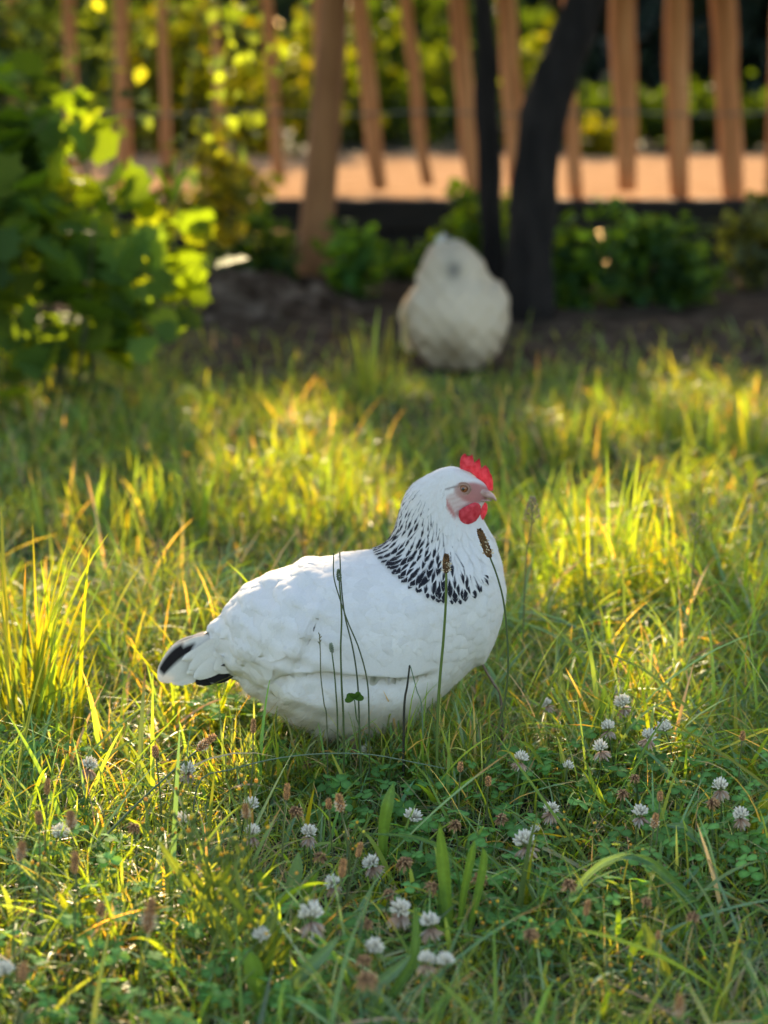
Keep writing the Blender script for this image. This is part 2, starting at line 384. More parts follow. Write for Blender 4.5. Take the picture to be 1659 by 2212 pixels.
tree('fruit_tree', tp, [.086, .072, .070, .070, .068, .064, .058, .05, .03], (.35, 7.15, 2.35), (3.1, 1.5, 1.2), 42000, .085, (.045, .075, .018),
     'thick near black tree trunk leaning right just behind the pale hen in the background',
     [[top, (.3, 7.1, 1.7), (-.6, 7.2, 2.1), (-1.8, 7.2, 2.5)], [(.92, 7.0, 1.5), (1.4, 7.1, 2.0), (2.3, 7.2, 2.5)], [(.98, 7.0, 1.8), (.6, 6.6, 2.4), (.1, 6.2, 2.8)],
      [(1.0, 7.05, 2.0), (.7, 7.6, 2.6), (-.3, 8.0, 3.0)]], r=r1)
tp2 = [at(1070, 560, 7.15), at(1060, 430, 7.15), at(1054, 300, 7.15), at(1050, 150, 7.15), at(1045, 0, 7.15), at(1038, -150, 7.15), (.25, 7.1, 2.0), (.2, 7.1, 2.6)]
tp2[0][2] = -.04
tree('young_tree', tp2, [.042, .038, .035, .034, .033, .03, .02, .01], (-.2, 8.0, 3.1), (2.6, .9, .9), 9000, .085, (.05, .085, .02),
     'slim dark upright trunk rising just left of the thick leaning trunk',
     [[(.28, 7.12, 1.6), (-.3, 7.6, 2.4), (-1.2, 8.0, 3.0)], [(.25, 7.1, 2.0), (.5, 7.6, 2.8), (.9, 8.0, 3.3)]], r=r1)

tree('added_shade_tree', [(-3.9, 14.2, .18), (-3.8, 14.2, 1.2), (-3.2, 14.1, 2.4), (-1.9, 14.0, 3.3), (-.6, 14.0, 3.9)], [.16, .14, .12, .08, .04], (-.4, 14.0, 3.45), (3.5, .9, 1.25), 24000, .13, (.045, .075, .018),  # added outside the view to throw shade on the lawn
     'broad tree beyond the path whose high crown shades the lawn', [[(-3.2, 14.1, 2.4), (-2.6, 14.3, 3.6), (-2.0, 14.2, 4.3)], [(-1.9, 14.0, 3.3), (0, 13.9, 3.5), (1.8, 14.0, 3.9)]], r=r1, nclump=170, spread=.12, floor=2.2)

# ------------------------------------------------------------------ beyond the path
r2 = np.random.default_rng(21)
g2 = 'bushes on the far side of the path'
def P2(px, py, Y): return at(px, py, Y)
for px, py, Y, rx, ry, rz, n, sz, base, yel, lab, mat in [
    (480, 250, 12.6, .62, .5, .62, 1500, .10, (.075, .10, .018), .2, 'yellow sunlit leafy bush across the path left of the leaning brown post', 'leaf'),
    (150, 150, 13.2, .9, .5, .8, 1500, .11, (.05, .09, .035), .05, 'olive green bush across the path behind the leafy garden shrub', 'leaf'),
    (780, 240, 13.8, .5, .5, .5, 900, .10, (.055, .09, .02), .2, 'small green bush across the path between post and slim dark trunk', 'leaf'),
    (930, 120, 15.5, 1.0, .6, .95, 1700, .12, (.03, .06, .025), .03, 'tall dull green bush across the path left of the slim dark trunk', 'leaf'),
    (1290, 325, 12.2, .15, .15, .17, 420, .05, (.12, .15, .015), .3, 'small round bright yellow bush at the far path edge right of the leaning trunk', 'leaf'),
    (1150, 250, 13.5, .22, .3, .5, 350, .09, (.07, .10, .02), .3, 'narrow yellow green bush seen between the two dark trunks', 'leaf')]:
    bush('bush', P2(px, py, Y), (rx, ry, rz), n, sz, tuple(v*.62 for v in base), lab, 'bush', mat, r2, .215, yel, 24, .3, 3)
bush('low_hedge', (2.15, 13.0, .38), (1.75, .22, .17), 2600, .07, (.018, .036, .008), 'low green hedge along the far path edge seen between the right hand pickets', 'hedge', 'leaf', r2, .215, .05, 60, .2, 3, spread=.3)
bush('low_hedge', (-3.4, 13.0, .38), (2.6, .22, .19), 2200, .07, (.03, .055, .014), 'low hedge along the far path edge at the far left', 'hedge', 'leaf', r2, .215, .1, 60, .2, 3, spread=.3)
for k, (x, y, rr, lab) in enumerate([(3.0, 18.0, 1.5, 'dark evergreen tree behind the hedge at the upper right corner'), (1.75, 19.5, 1.2, 'dark evergreen tree right of the leaning trunk far behind the path'),
       (-.1, 20.0, 1.2, 'dark evergreen tree far behind the fence near the middle'), (-1.7, 19.5, 1.2, 'dark evergreen tree far behind the yellow bush'), (-3.6, 18.5, 1.6, 'dark evergreen tree far behind the fence at the left'),
       (-2.7, 22.5, 1.3, 'dark evergreen tree farthest back behind the yellow bush'), (-.9, 22.5, 1.3, 'dark evergreen tree farthest back left of the slim trunk'), (.9, 22.5, 1.3, 'dark evergreen tree farthest back between the two trunks'), (2.6, 22.5, 1.3, 'dark evergreen tree farthest back behind the right hand pickets'),
       (5.6, 18.5, 1.6, 'dark evergreen tree outside the right edge'), (-6.4, 18.5, 1.6, 'dark evergreen tree outside the left edge')]):
    t = empty('evergreen_tree', (x, y, .21), lab, 'tree')
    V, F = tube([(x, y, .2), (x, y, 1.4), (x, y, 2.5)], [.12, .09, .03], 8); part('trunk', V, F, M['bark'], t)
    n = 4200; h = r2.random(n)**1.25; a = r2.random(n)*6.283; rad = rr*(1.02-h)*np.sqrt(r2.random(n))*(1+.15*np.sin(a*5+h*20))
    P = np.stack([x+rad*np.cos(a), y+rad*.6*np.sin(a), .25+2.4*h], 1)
    V, F = leaves(P, .15*r2.uniform(.7, 1.4, n), r2, .5, 1.0); part('crown', V, F, M['dullleaf'], t, lcol(n, 6, r2, (.010, .020, .011) if x > 1 else (.026, .042, .016), .3, .03))  # right hand trees coloured darker to stand for deep shade

# ------------------------------------------------------------------ garden plants
r3 = np.random.default_rng(31)
def ravine(x0, y0, Y, rx, rz): pass
for (px, py, Y, rx, ry, rz, n, sz, base, lab) in [
    (1250, 590, 7.0, .13, .13, .19, 300, .06, (.045, .10, .03), 'leafy green plant just right of the thick dark trunk base'),
    (1370, 590, 7.2, .17, .15, .20, 380, .06, (.04, .095, .035), 'largest leafy green plant in the middle of the group right of the trunk'),
    (1480, 610, 7.1, .12, .13, .17, 280, .055, (.04, .085, .03), 'leafy green plant at the right end of the group before the dark edging'),
    (1630, 600, 7.6, .12, .15, .20, 200, .06, (.05, .07, .045), 'greyish green plant at the right edge in front of the dark edging'),
    (1040, 490, 7.6, .15, .12, .20, 420, .055, (.07, .13, .025), 'bright green plant rising behind the pale hen in the background'),
    (1100, 560, 7.3, .10, .10, .16, 180, .055, (.04, .09, .035), 'dark green plant between the pale hen and the thick trunk'),
    (770, 610, 7.3, .12, .12, .17, 240, .055, (.045, .11, .03), 'green plant left of the pale hen beside the leaning post'),
    (560, 520, 7.6, .17, .15, .17, 280, .06, (.035, .075, .03), 'dark green plant in front of the edging left of the leaning post'),
    (900, 560, 7.8, .12, .10, .10, 120, .05, (.04, .09, .03), 'small green plant in the shade of the edging behind the pale hen')]:
    c = at(px, py+28, Y); rz *= .88; c[2] = max(c[2], rz*.75)
    bush('leafy_plant', c, (rx, ry, rz), n, sz, tuple(v*.9 for v in base), lab, 'plant', 'leaf', r3, 0, .1, 22, .3, 5, horiz=1.0)
def bed_edge(x): return 5.45+.85*sstep(.25, .9, -x)+.12*np.sin(x*2.2)+.10*np.sin(x*5.3+1)
md = empty('soil_mound', (*gnd(520, 700)[:2], 0), 'grey brown heap of dry soil left of the leaning post base', 'soil heap')
xs = np.linspace(-1, 1, 40); X, Y_ = np.meshgrid(xs, xs); c = gnd(510, 660)
nz = sum(a*np.sin(X*f+p)*np.cos(Y_*f*1.1+p*2) for a, f, p in [(.05, 5, 1), (.04, 9, 2), (.03, 17, 3), (.02, 31, 4)])
Z = (1-np.sqrt(X**2+Y_**2)).clip(-.2, 1)**1.0*.13*(1+nz*6)-.005+rng.normal(size=X.shape)*.007+.012*np.sin(X*37+Y_*11)*np.sin(Y_*41-X*9)*((1-np.sqrt(X**2+Y_**2)) > .05)
V = np.stack([c[0]+X.ravel()*.42, c[1]+Y_.ravel()*.5, Z.ravel()], 1); i, j = np.meshgrid(np.arange(39), np.arange(39), indexing='ij'); i = i.ravel(); j = j.ravel()
part('heap', V, np.stack([i*40+j, i*40+j+1, (i+1)*40+j+1, (i+1)*40+j], 1), M['heap'], md)
# bare soil patch of the bed in front of the edging
V = []; nn = 60
bx = np.linspace(-4, 4, 90); by = np.linspace(5.75, 8.44, 30); X, Y_ = np.meshgrid(bx, by)
edge = bed_edge(bx)
Yw = edge[None, :]+(8.44-edge[None, :])*((Y_-5.75)/2.69)
Z = gheight(X, Yw)+.006+.008*np.sin(X*23)*np.sin(Yw*19)*(Yw-edge[None, :]).clip(0, .3)/.3
i, j = np.meshgrid(np.arange(29), np.arange(89), indexing='ij'); i = i.ravel(); j = j.ravel()
o = mk_obj('bare_bed', mk_mesh('bare_bed', np.stack([X.ravel(), Yw.ravel(), Z.ravel()], 1), np.stack([i*90+j, i*90+j+1, (i+1)*90+j+1, (i+1)*90+j], 1), M['mound'])); o['kind'] = 'structure'

# big leafy shrubs at the left
r4 = np.random.default_rng(41)
def shrub(c, rad, n, size, base, lab, fn, per, yel, ncl, var=.3, horiz=.8, stems=7):
    return bush('leafy_shrub', c, rad, n, size, base, lab, 'shrub', 'leaf', r4, 0, yel, ncl, var, stems, fn=fn, per=per, horiz=horiz, spread=.2, keep=lambda P: ~in_stub(P))
shrub(at(150, 560, 5.1)+np.array([-.05, 0, 0]), (.32, .13, .32), 270, .085, (.065, .12, .028), 'dark green shrub with broad lobed leaves, some glowing yellow, at the left edge', lobed, 15, .2, 26)  # larger share of yellow leaves puts sun glow into the colour
shrub(at(-190, 520, 5.0), (.24, .16, .42), 260, .085, (.05, .095, .025), 'broad leaved shrub cut off by the left edge', lobed, 15, .2, 26)
shrub(at(30, 330, 5.3), (.26, .12, .20), 120, .085, (.05, .10, .03), 'broad leaved shoots rising above the dark green shrub at the left edge', lobed, 15, .15, 18)
shrub(at(250, 160, 6.1), (.42, .25, .30), 680, .045, (.075, .12, .055), 'tall fine leaved grey green shrub behind the lobed leaves at upper left', leaves, 6, .12, 60, .45)
shrub(at(60, 40, 6.4), (.40, .2, .22), 420, .045, (.08, .125, .06), 'loose pale green shoots reaching up over the pickets at the top left corner', leaves, 6, .12, 40, .45)
shrub(at(-120, 150, 6.0), (.38, .3, .45), 1000, .05, (.05, .085, .035), 'fine leaved shrub behind the left edge', leaves, 6, .25, 40)
shrub(at(470, 400, 7.2), (.20, .18, .20), 340, .05, (.10, .12, .03), 'yellow green leafy shrub before the path at the left of the leaning post', leaves, 6, .4, 24, stems=5)
# ------------------------------------------------------------------ hens
YH = 2.50
K = .51257*2.591/FPX                     # metres per pixel of the detail crop, at the hen
def c1w(x, y, Y=YH): return at(*C1(x, y), Y)
def c2w(x, y, Y=YH): return at(*C2(x, y), Y)
def smin(a, b, k):
    h = np.clip(.5+.5*(b-a)/k, 0, 1); return b+(a-b)*h-k*h*(1-h)
def surface_nets(f, lo, hi, res):
    n = [int((hi[i]-lo[i])/res)+1 for i in range(3)]
    g = [lo[i]+np.arange(n[i])*res for i in range(3)]
    X, Y, Z = np.meshgrid(*g, indexing='ij'); D = f(X.astype(np.float32), Y.astype(np.float32), Z.astype(np.float32))
    ins = D < 0
    cnt = np.zeros([k-1 for k in n], np.int16)
    sl = lambda d, i: tuple(slice(d[k], n[k]-1+d[k]) for k in range(3))
    for dx in (0, 1):
        for dy in (0, 1):
            for dz in (0, 1): cnt += ins[sl((dx, dy, dz), 0)]
    act = (cnt > 0) & (cnt < 8); cells = np.argwhere(act); idx = -np.ones(act.shape, np.int64); idx[act] = np.arange(len(cells))
    S = np.zeros((len(cells), 3)); N = np.zeros(len(cells))
    for ax_ in range(3):
        o = [k for k in range(3) if k != ax_]
        for a in (0, 1):
            for b in (0, 1):
                c0 = cells.copy(); c0[:, o[0]] += a; c0[:, o[1]] += b; c1 = c0.copy(); c1[:, ax_] += 1
                d0 = D[c0[:, 0], c0[:, 1], c0[:, 2]]; d1 = D[c1[:, 0], c1[:, 1], c1[:, 2]]; m = (d0 < 0) != (d1 < 0)
                t = np.where(m, d0/np.where(m, d0-d1, 1), 0); p = c0.astype(float); p[:, ax_] += t; S[m] += p[m]; N[m] += 1
    V = S/N[:, None]*res+np.array(lo)
    F = []
    for ax_ in range(3):
        o = [k for k in range(3) if k != ax_]; s0 = [slice(None)]*3; s1 = [slice(None)]*3; s0[ax_] = slice(0, -1); s1[ax_] = slice(1, None)
        e = ins[tuple(s0)] != ins[tuple(s1)]; q = np.argwhere(e); q = q[(q[:, o[0]] > 0) & (q[:, o[1]] > 0) & (q[:, o[0]] < n[o[0]]-1) & (q[:, o[1]] < n[o[1]]-1)]
        flip = ins[q[:, 0], q[:, 1], q[:, 2]]
        def cid(a, b):
            c = q.copy(); c[:, o[0]] -= a; c[:, o[1]] -= b; return idx[c[:, 0], c[:, 1], c[:, 2]]
        f4 = np.stack([cid(1, 1), cid(0, 1), cid(0, 0), cid(1, 0)], 1)
        if ax_ == 1: flip = ~flip
        f4[~flip] = f4[~flip][:, ::-1]; F.append(f4[(f4 >= 0).all(1)])
    return V, np.concatenate(F)
def grad(f, P, e=.0012):
    g = np.stack([f(P[:, 0]+e*(k == 0), P[:, 1]+e*(k == 1), P[:, 2]+e*(k == 2))-f(P[:, 0]-e*(k == 0), P[:, 1]-e*(k == 1), P[:, 2]-e*(k == 2)) for k in range(3)], 1)/(2*e)
    return g
def snap(f, P, it=3):
    for _ in range(it):
        g = grad(f, P); L = (g*g).sum(1).clip(.05, None); P = P-(f(P[:, 0], P[:, 1], P[:, 2])/L)[:, None]*g
    g = grad(f, P); return P, g/np.linalg.norm(g, axis=1)[:, None].clip(1e-6)

# stations of the trunk of the body in crop pixels: x, top, bottom, half width (m)
ST = np.array([(352,812,950,.018),(380,758,985,.036),(400,722,1000,.044),(450,674,1020,.057),(500,640,1050,.066),(600,592,1125,.080),(700,555,1215,.090),(800,532,1262,.096),(900,518,1275,.100),
 (1000,506,1265,.100),(1100,496,1222,.097),(1200,475,1150,.091),(1300,455,1078,.082),(1400,450,985,.070),(1450,478,965,.064),(1490,522,890,.050),(1520,580,800,.034),(1537,650,720,.016)], float)
SX = np.array([c1w(a, 900)[0] for a in ST[:, 0]]); STT = np.array([c1w(a, b)[2] for a, b in ST[:, :2]]); SBB = np.array([c1w(a, b)[2] for a, b in ST[:, [0, 2]]]); SHW = ST[:, 3]
def capsule(X, Y, Z, a, b, ra, rb, ys, yc=0.0):
    """round cone in the profile plane; ys scales its thickness"""
    ax_, az, bx_, bz = a[0], a[2], b[0], b[2]; dx, dz = bx_-ax_, bz-az; L2 = dx*dx+dz*dz
    t = np.clip(((X-ax_)*dx+(Z-az)*dz)/L2, 0, 1); r = ra+(rb-ra)*t
    q = np.sqrt((X-ax_-t*dx)**2+(Z-az-t*dz)**2+((Y-YH-yc)/ys)**2+1e-9)
    return (q-r)*min(1, ys)**.5
crease = np.array([(560,985),(620,945),(680,925),(760,915),(850,915),(930,922),(1010,930),(1090,938),(1140,938),(1180,934),(1210,930),(1250,925)], float)
CXs = np.array([c1w(a, b)[0] for a, b in crease]); CZs = np.array([c1w(a, b)[2] for a, b in crease])
LA = c1w(800, 590)[[0, 2]]; LB = c1w(650, 930)[[0, 2]]; _t = (LB-LA)/np.linalg.norm(LB-LA); LN = np.array([_t[1], -_t[0]]); LN = LN if LN[0] < 0 else -LN
def hen_f(X, Y, Z):
    z1 = np.interp(X, SX, STT); z0 = np.interp(X, SX, SBB); hw = np.interp(X, SX, SHW)
    # wing bulges out above its lower edge
    zc_ = np.interp(X, CXs, CZs); win = sstep(CXs[0]-.03, CXs[1]+.03, X)*(1-sstep(CXs[-4], CXs[-1]+.01, X))
    d = Z-zc_; wing = sstep(-.0015, .0025, d)*(1-sstep(.07, .15, d))*win
    thigh = np.exp(-((d+.036)/.026)**2)*sstep(CXs[0]-.05, CXs[2], X)*(1-sstep(CXs[-4]-.02, CXs[-1]+.02, X))
    ld = (X-LA[0])*LN[0]+(Z-LA[1])*LN[1]; sad = sstep(-.002, .003, ld)*(1-sstep(.03, .09, ld))*sstep(LB[1]-.01, LB[1]+.02, Z)*(1-sstep(LA[1]+.005, LA[1]+.04, Z))
    hh = (z1-z0)/2; zc = (z1+z0)/2
    e = (np.abs(Z-zc)/hh.clip(.004)).astype(np.float32)
    hw2 = hw+.0055*sad+.0120*wing+.0135*thigh-.004*np.exp(-((d+.004)/.005)**2)*win
    q = (np.power(np.abs(Y-YH)/hw2, 2.15)+np.power(e, 2.15)); s = np.power(q+1e-9, 1/2.15)
    body = (s-1)*np.minimum(hw2, hh)
    ex = np.maximum(SX[0]-X, X-SX[-1]); body = np.where(ex > 0, np.sqrt(body.clip(0)**2+ex**2), body)
    nk = capsule(X, Y, Z, c1w(1262, 545), c1w(1266, 410), 210*K, 164*K, .60)
    nk = smin(nk, capsule(X, Y, Z, c1w(1266, 410), c1w(1264, 318), 164*K, 134*K, .58), .02)
    hd = smin(capsule(X, Y, Z, c1w(1264, 318), c1w(1322, 254), 130*K, 100*K, .62), capsule(X, Y, Z, c1w(1322, 254), c1w(1408, 252), 100*K, 60*K, .68, -.003), .008)
    hd = smin(hd, capsule(X, Y, Z, c1w(1318, 300), c1w(1325, 345), 70*K, 46*K, .8), .012)
    # throat and breast front
    br = capsule(X, Y, Z, c1w(1380, 530), c1w(1320, 440), 90*K, 50*K, .9)
    f = smin(body, nk, .03); f = smin(f, br, .03); f = smin(f, hd, .012)
    # tail carried low
    ta = capsule(X, Y, Z, c1w(470, 860), c1w(300, 935), 145*K, 78*K, .55)
    ta = smin(ta, capsule(X, Y, Z, c1w(300, 930), c1w(215, 965), 74*K, 46*K, .32), .012)
    f = smin(f, ta, .02)
    # fluff behind the thighs
    fl = capsule(X, Y, Z, c1w(530, 1060), c1w(640, 1110), 62*K, 85*K, 1.1)
    f = smin(f, fl, .03)
    # big soft lumps of the saddle feathers
    f = f+.0034*np.sin(X*110+Z*60)*np.sin(Z*170-X*40)*(1-sstep(c1w(780, 0)[0], c1w(900, 0)[0], X))
    return f
rh = np.random.default_rng(5)
hen = empty('hen', (c1w(880, 0)[0], YH, 0), 'large sharp white hen with red comb and black flecked neck in foreground grass', 'hen')
lo = (c1w(60, 0)[0], YH-.125, c1w(0, 1300)[2]-.01); hi = (c1w(1560, 0)[0], YH+.125, c1w(1500, 130)[2]+.02)
HV, HF = surface_nets(hen_f, lo, hi, .0023)
HN = grad(hen_f, HV); HN /= np.linalg.norm(HN, axis=1)[:, None]
# world -> crop pixel on the profile plane
def w2c(P):
    d = P-np.array([0, 0, CAMH]); d = d*(YH/YH)
    dx, dy, dz = d[:, 0], np.full(len(P), YH), d[:, 2]
    dep = dy*CP-dz*SP; cyy = (dy*SP+dz*CP)/dep; cx = dx/dep
    return (829.5+cx*FPX-301.7)/.51257, (1106-cyy*FPX-932.6)/.51257
FEDGE = np.array([(980,470),(1010,492),(1060,535),(1150,588),(1240,628),(1330,640),(1400,618),(1440,560),(1470,470)], float)
def to2(x, y): return ((301.7+x*.51257)-795.4)/.19841, ((932.6+y*.51257)-960.0)/.19841
WHITE = np.array([.70, .685, .665])
def blob(x, y, cx, cy_, rx, ry, ang=0, soft=.25):
    c, s = math.cos(math.radians(ang)), math.sin(math.radians(ang)); u = ((x-cx)*c+(y-cy_)*s)/rx; v = (-(x-cx)*s+(y-cy_)*c)/ry
    return 1-sstep(1-soft, 1+soft, np.sqrt(u*u+v*v))
def body_col(P):
    x, y = w2c(P); n = len(P); c = np.tile(WHITE, (n, 1))
    def mix(m, col): nonlocal c; c = c*(1-m[:, None])+np.array(col)*m[:, None]
    X2, Y2 = to2(x, y)
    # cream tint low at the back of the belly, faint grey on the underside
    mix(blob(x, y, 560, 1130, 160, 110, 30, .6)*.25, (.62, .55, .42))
    # face skin; stripes paint wrinkle shading on the cheek
    st = .5+.5*np.sin(Y2*.12+np.sin(X2*.02)*2)
    mix(blob(X2, Y2, 985, 610, 165, 120, 20, .15)*(.60+.3*st), (.52, .37, .33))
    mix(blob(X2, Y2, 1150, 500, 190, 105, 12, .18)*.92, (.40, .155, .14))
    mix(blob(X2, Y2, 1090, 640, 190, 40, -28, .3)*.6, (.42, .20, .19))
    mix(blob(X2, Y2, 1020, 455, 92, 74, 0, .2)*.85, (.42, .25, .21))
    mix(blob(X2, Y2, 885, 650, 120, 20, 62, .4)*.8, (.45, .16, .15))
    mix(blob(X2, Y2, 900, 430, 95, 9, -14, .6)*.75, (.14, .10, .09))
    mix(blob(X2, Y2, 815, 520, 40, 10, 75, .6)*.35, (.25, .2, .18))
    # black in the tail
    nz = .5+.5*np.sin(x*.21+y*.37)*np.sin(x*.11-y*.29)
    mix((blob(x, y, 262, 905, 42, 12, -38, .3)), (.03, .03, .035))
    mix((blob(x, y, 300, 1018, 90, 30, -16, .22)*(.7+.3*nz)), (.016, .015, .018))
    mix(blob(x, y, 235, 1046, 34, 14, 0, .3)*.6, (.35, .12, .08))
    return c
def flow(P, N, neck):
    x, y = w2c(P)
    d = np.zeros((len(P), 3))
    # body: towards the tail, steeper on breast and belly
    bx, bz = -np.ones(len(P)), -(.22+1.6*sstep(1150, 1450, x)+.35*sstep(850, 1100, y)+.5*(1-sstep(380, 700, x)))
    ox, oy = 1300.0, 60.0; nx_, nz_ = (x-ox), -(y-oy)
    L = np.hypot(nx_, nz_)+1e-6
    m = neck.astype(float); bl = np.hypot(bx, bz)
    d[:, 0] = m*nx_/L+(1-m)*bx/bl; d[:, 2] = m*nz_/L+(1-m)*bz/bl
    d -= N*(d*N).sum(1)[:, None]; return d/np.linalg.norm(d, axis=1)[:, None].clip(1e-5)
def thin(P, spacing, r):
    """dart throwing on a grid hash"""
    o = r.permutation(len(P)); taken = {}; keep = []
    sp = np.asarray(spacing)
    for i in o:
        s = sp[i]; c = tuple((P[i]//.012).astype(int)); ok = True
        for a in (-1, 0, 1):
            for b in (-1, 0, 1):
                for e in (-1, 0, 1):
                    for j in taken.get((c[0]+a, c[1]+b, c[2]+e), ()):
                        if ((P[i]-P[j])**2).sum() < s*s: ok = False; break
                    if not ok: break
                if not ok: break
            if not ok: break
        if ok: taken.setdefault(c, []).append(i); keep.append(i)
    return np.array(keep)
def feathers(f, P, N, T, L, W, lift, off0, ns=8, nw=5, prof='round', colf=None, r=None, jit=.12, cup=.0):
    n = len(P); r = r or rh
    a = r.normal(size=n)*jit; B = np.cross(N, T); T = T*np.cos(a)[:, None]+B*np.sin(a)[:, None]; B = np.cross(N, T)
    s = np.linspace(0, 1, ns); w_ = np.linspace(-1, 1, nw)
    if prof == 'round': wp = np.where(s < .5, .7+.6*s, np.sqrt((1-((s-.5)/.5).clip(0, 1)**2.4).clip(0, 1))); wp[-1] = .12
    elif prof == 'hackle': wp = np.where(s < .55, .62+.69*s, np.power((1-((s-.55)/.45).clip(0, 1)**1.7).clip(0, 1), .8)); wp[-1] = .05
    else: wp = np.where(s < .3, .5+1.5*s, np.sqrt((1-((s-.3)/.7).clip(0, 1)**3).clip(0, 1))); wp[-1] = .1
    S, Wg = np.meshgrid(s, w_, indexing='ij'); S = S.ravel(); Wg = Wg.ravel(); wpv = np.interp(S, s, wp)
    V = P[:, None]+T[:, None]*(S[None, :, None]*L[:, None, None])+B[:, None]*((Wg*wpv)[None, :, None]*W[:, None, None])
    sh = V.shape; V, NN = snap(f, V.reshape(-1, 3), 3)
    off = off0[:, None]+(lift[:, None]*(S[None]**1.2-.42*S[None]**5))-cup*(Wg[None]**2)*(.3+.7*S[None])*W[:, None]
    V = V+NN*off.reshape(-1)[:, None]
    i, j = np.meshgrid(np.arange(ns-1), np.arange(nw-1), indexing='ij'); i = i.ravel(); j = j.ravel()
    q = np.stack([i*nw+j, i*nw+j+1, (i+1)*nw+j+1, (i+1)*nw+j], 1)
    F = ((np.arange(n)*ns*nw)[:, None, None]+q[None]).reshape(-1, 4)
    C = colf(S, Wg, n) if colf else None
    return V, F, C
def hairs(P, N, D, L, wd, r, curl=.25):
    n = len(P); B = np.cross(N, D); B /= np.linalg.norm(B, axis=1)[:, None].clip(1e-6); k = 4
    V = []
    for s in np.linspace(0, 1, k):
        c = P+(D*s+N*(.0+curl*s*s*.6))*L[:, None]; ww = wd*(1-.85*s); V.append(c-B*ww[:, None]/2); V.append(c+B*ww[:, None]/2)
    V = np.stack(V, 1).reshape(-1, 3); q = np.array([[2*i, 2*i+1, 2*i+3, 2*i+2] for i in range(k-1)])
    return V, ((np.arange(n)*2*k)[:, None, None]+q[None]).reshape(-1, 4)

x, y = w2c(HV); X2, Y2 = to2(x, y)
front_face = (blob(X2, Y2, 1120, 540, 330, 250, 10, .05) > .3) & (x > 1285)
edge_y = np.interp(x, FEDGE[:, 0], FEDGE[:, 1])
neck = (x > 985) & (y < edge_y-8) & (y < 650) & ~((x > 1440) & (y > 400))
bodyc = ~neck & (y < 1290)
# contour feathers
tailz = (x < 400) & (y > 800)
sp = np.where(x < 700, .0115, .0098); sp = np.where(y > 1000, .011, sp)
cand = np.where(bodyc & ~front_face)[0]; cand = cand[rh.permutation(len(cand))[:60000]]
cand = cand[x[cand] > 265]; k = cand[thin(HV[cand], sp[cand], rh)]
Pk, Nk = HV[k], HN[k]; Tk = flow(Pk, Nk, np.zeros(len(k))); xk, yk = x[k], y[k]
big = (1-sstep(600, 820, xk)); L = .021+.013*big+.006*rh.random(len(k)); Wd = .0095+.0060*big+.002*rh.random(len(k))
zs = np.interp(xk, crease[:, 0], crease[:, 1])
smoothwing = sstep(620, 760, xk)*(1-sstep(1150, 1280, xk))*sstep(-190, -120, yk-zs)*(yk < zs)
nearc = (np.abs(yk-zs+30) < 60) & (xk > 600) & (xk < 1260)
lift = .0015+.0052*big+.0012*rh.random(len(k))*(1-.5*smoothwing); lift = np.where(tailz[k], .0016, lift); lift = np.where(nearc, .0004, lift)
keepk = ~(nearc & (yk > zs-70)); L = np.where(nearc, L*.6, L)
hb = MB()
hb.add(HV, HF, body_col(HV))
V, F, _ = feathers(hen_f, Pk-0*Nk, Nk, Tk, L, Wd, lift, np.full(len(k), -.0004), 8, 5, 'round', cup=.09, jit=.24)
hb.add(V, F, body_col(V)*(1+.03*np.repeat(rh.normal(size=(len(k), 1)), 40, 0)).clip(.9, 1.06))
# small neck and head feathers, plain white
def blackness(x, y):
    d = np.interp(x, FEDGE[:, 0], FEDGE[:, 1])-y
    rng_ = np.interp(x, [1000, 1100, 1180, 1260, 1330, 1400, 1440], [440, 440, 410, 280, 145, 45, 8])
    return np.clip(1.42-d/rng_*1.2, 0, 1.15)*(d > -25)
candn = np.where(neck & ~front_face)[0]; yn, xn = y[candn], x[candn]
tt = sstep(200, 560, yn)
kn = candn[thin(HV[candn], .0042+.0034*tt, rh)]
Pn, Nn = HV[kn], HN[kn]; Tn = flow(Pn, Nn, np.ones(len(kn))); xn, yn = x[kn], y[kn]; tt = sstep(170, 560, yn)
Ln = .010+.023*tt+.003*rh.random(len(kn)); Wn = .0015+.0034*tt*(1-.35*(xn < 1080))+.0003*rh.random(len(kn))
# keep tips from running past the lower edge of the cape
dl = (np.interp(xn, FEDGE[:, 0], FEDGE[:, 1])+26-yn)*K; Ln = np.minimum(Ln, np.maximum(dl, .008))
bl = blackness(xn+0, yn+Ln/K*.5)
bl = np.where(rh.random(len(kn)) < (.45+.85*bl), bl, bl*.35)*rh.uniform(.62, 1.12, len(kn))
def hackcol(S, Wg, n):
    b = bl[:, None]; s, w_ = S[None], Wg[None]
    s0 = .92-.68*b; hwid = .12+.66*b+rh.normal(size=(n, 1))*.05
    along = (s > s0) & (s < .985); u = (s-s0)/(1.001-s0)
    shape = hwid*np.sqrt(np.clip(u*1.6, 0, 1))*np.where(u > .8, 1-.5*((u-.8)/.2), 1)
    m = (along & (b > .08))*sstep(1.12, .80, np.abs(w_)/shape.clip(.02))
    quill = ((np.abs(w_) < .12) & (s > .25)).astype(float)*(b > .25)*.6; m = np.maximum(m, quill)
    c = WHITE[None, None]*(1-m[..., None])+np.array([.016, .016, .022])*m[..., None]
    return c.reshape(-1, 3)
V, F, C = feathers(hen_f, Pn, Nn, Tn, Ln, Wn, .0011+.0022*tt, np.full(len(kn), -.0002), 12, 7, 'hackle', hackcol, cup=.10, jit=.15)
blv = np.repeat(bl > .08, 84)
hb2 = MB(); mk_ = bl > .05
qa = np.repeat(mk_, 66); hackle_V, hackle_F, hackle_C = V, F, C
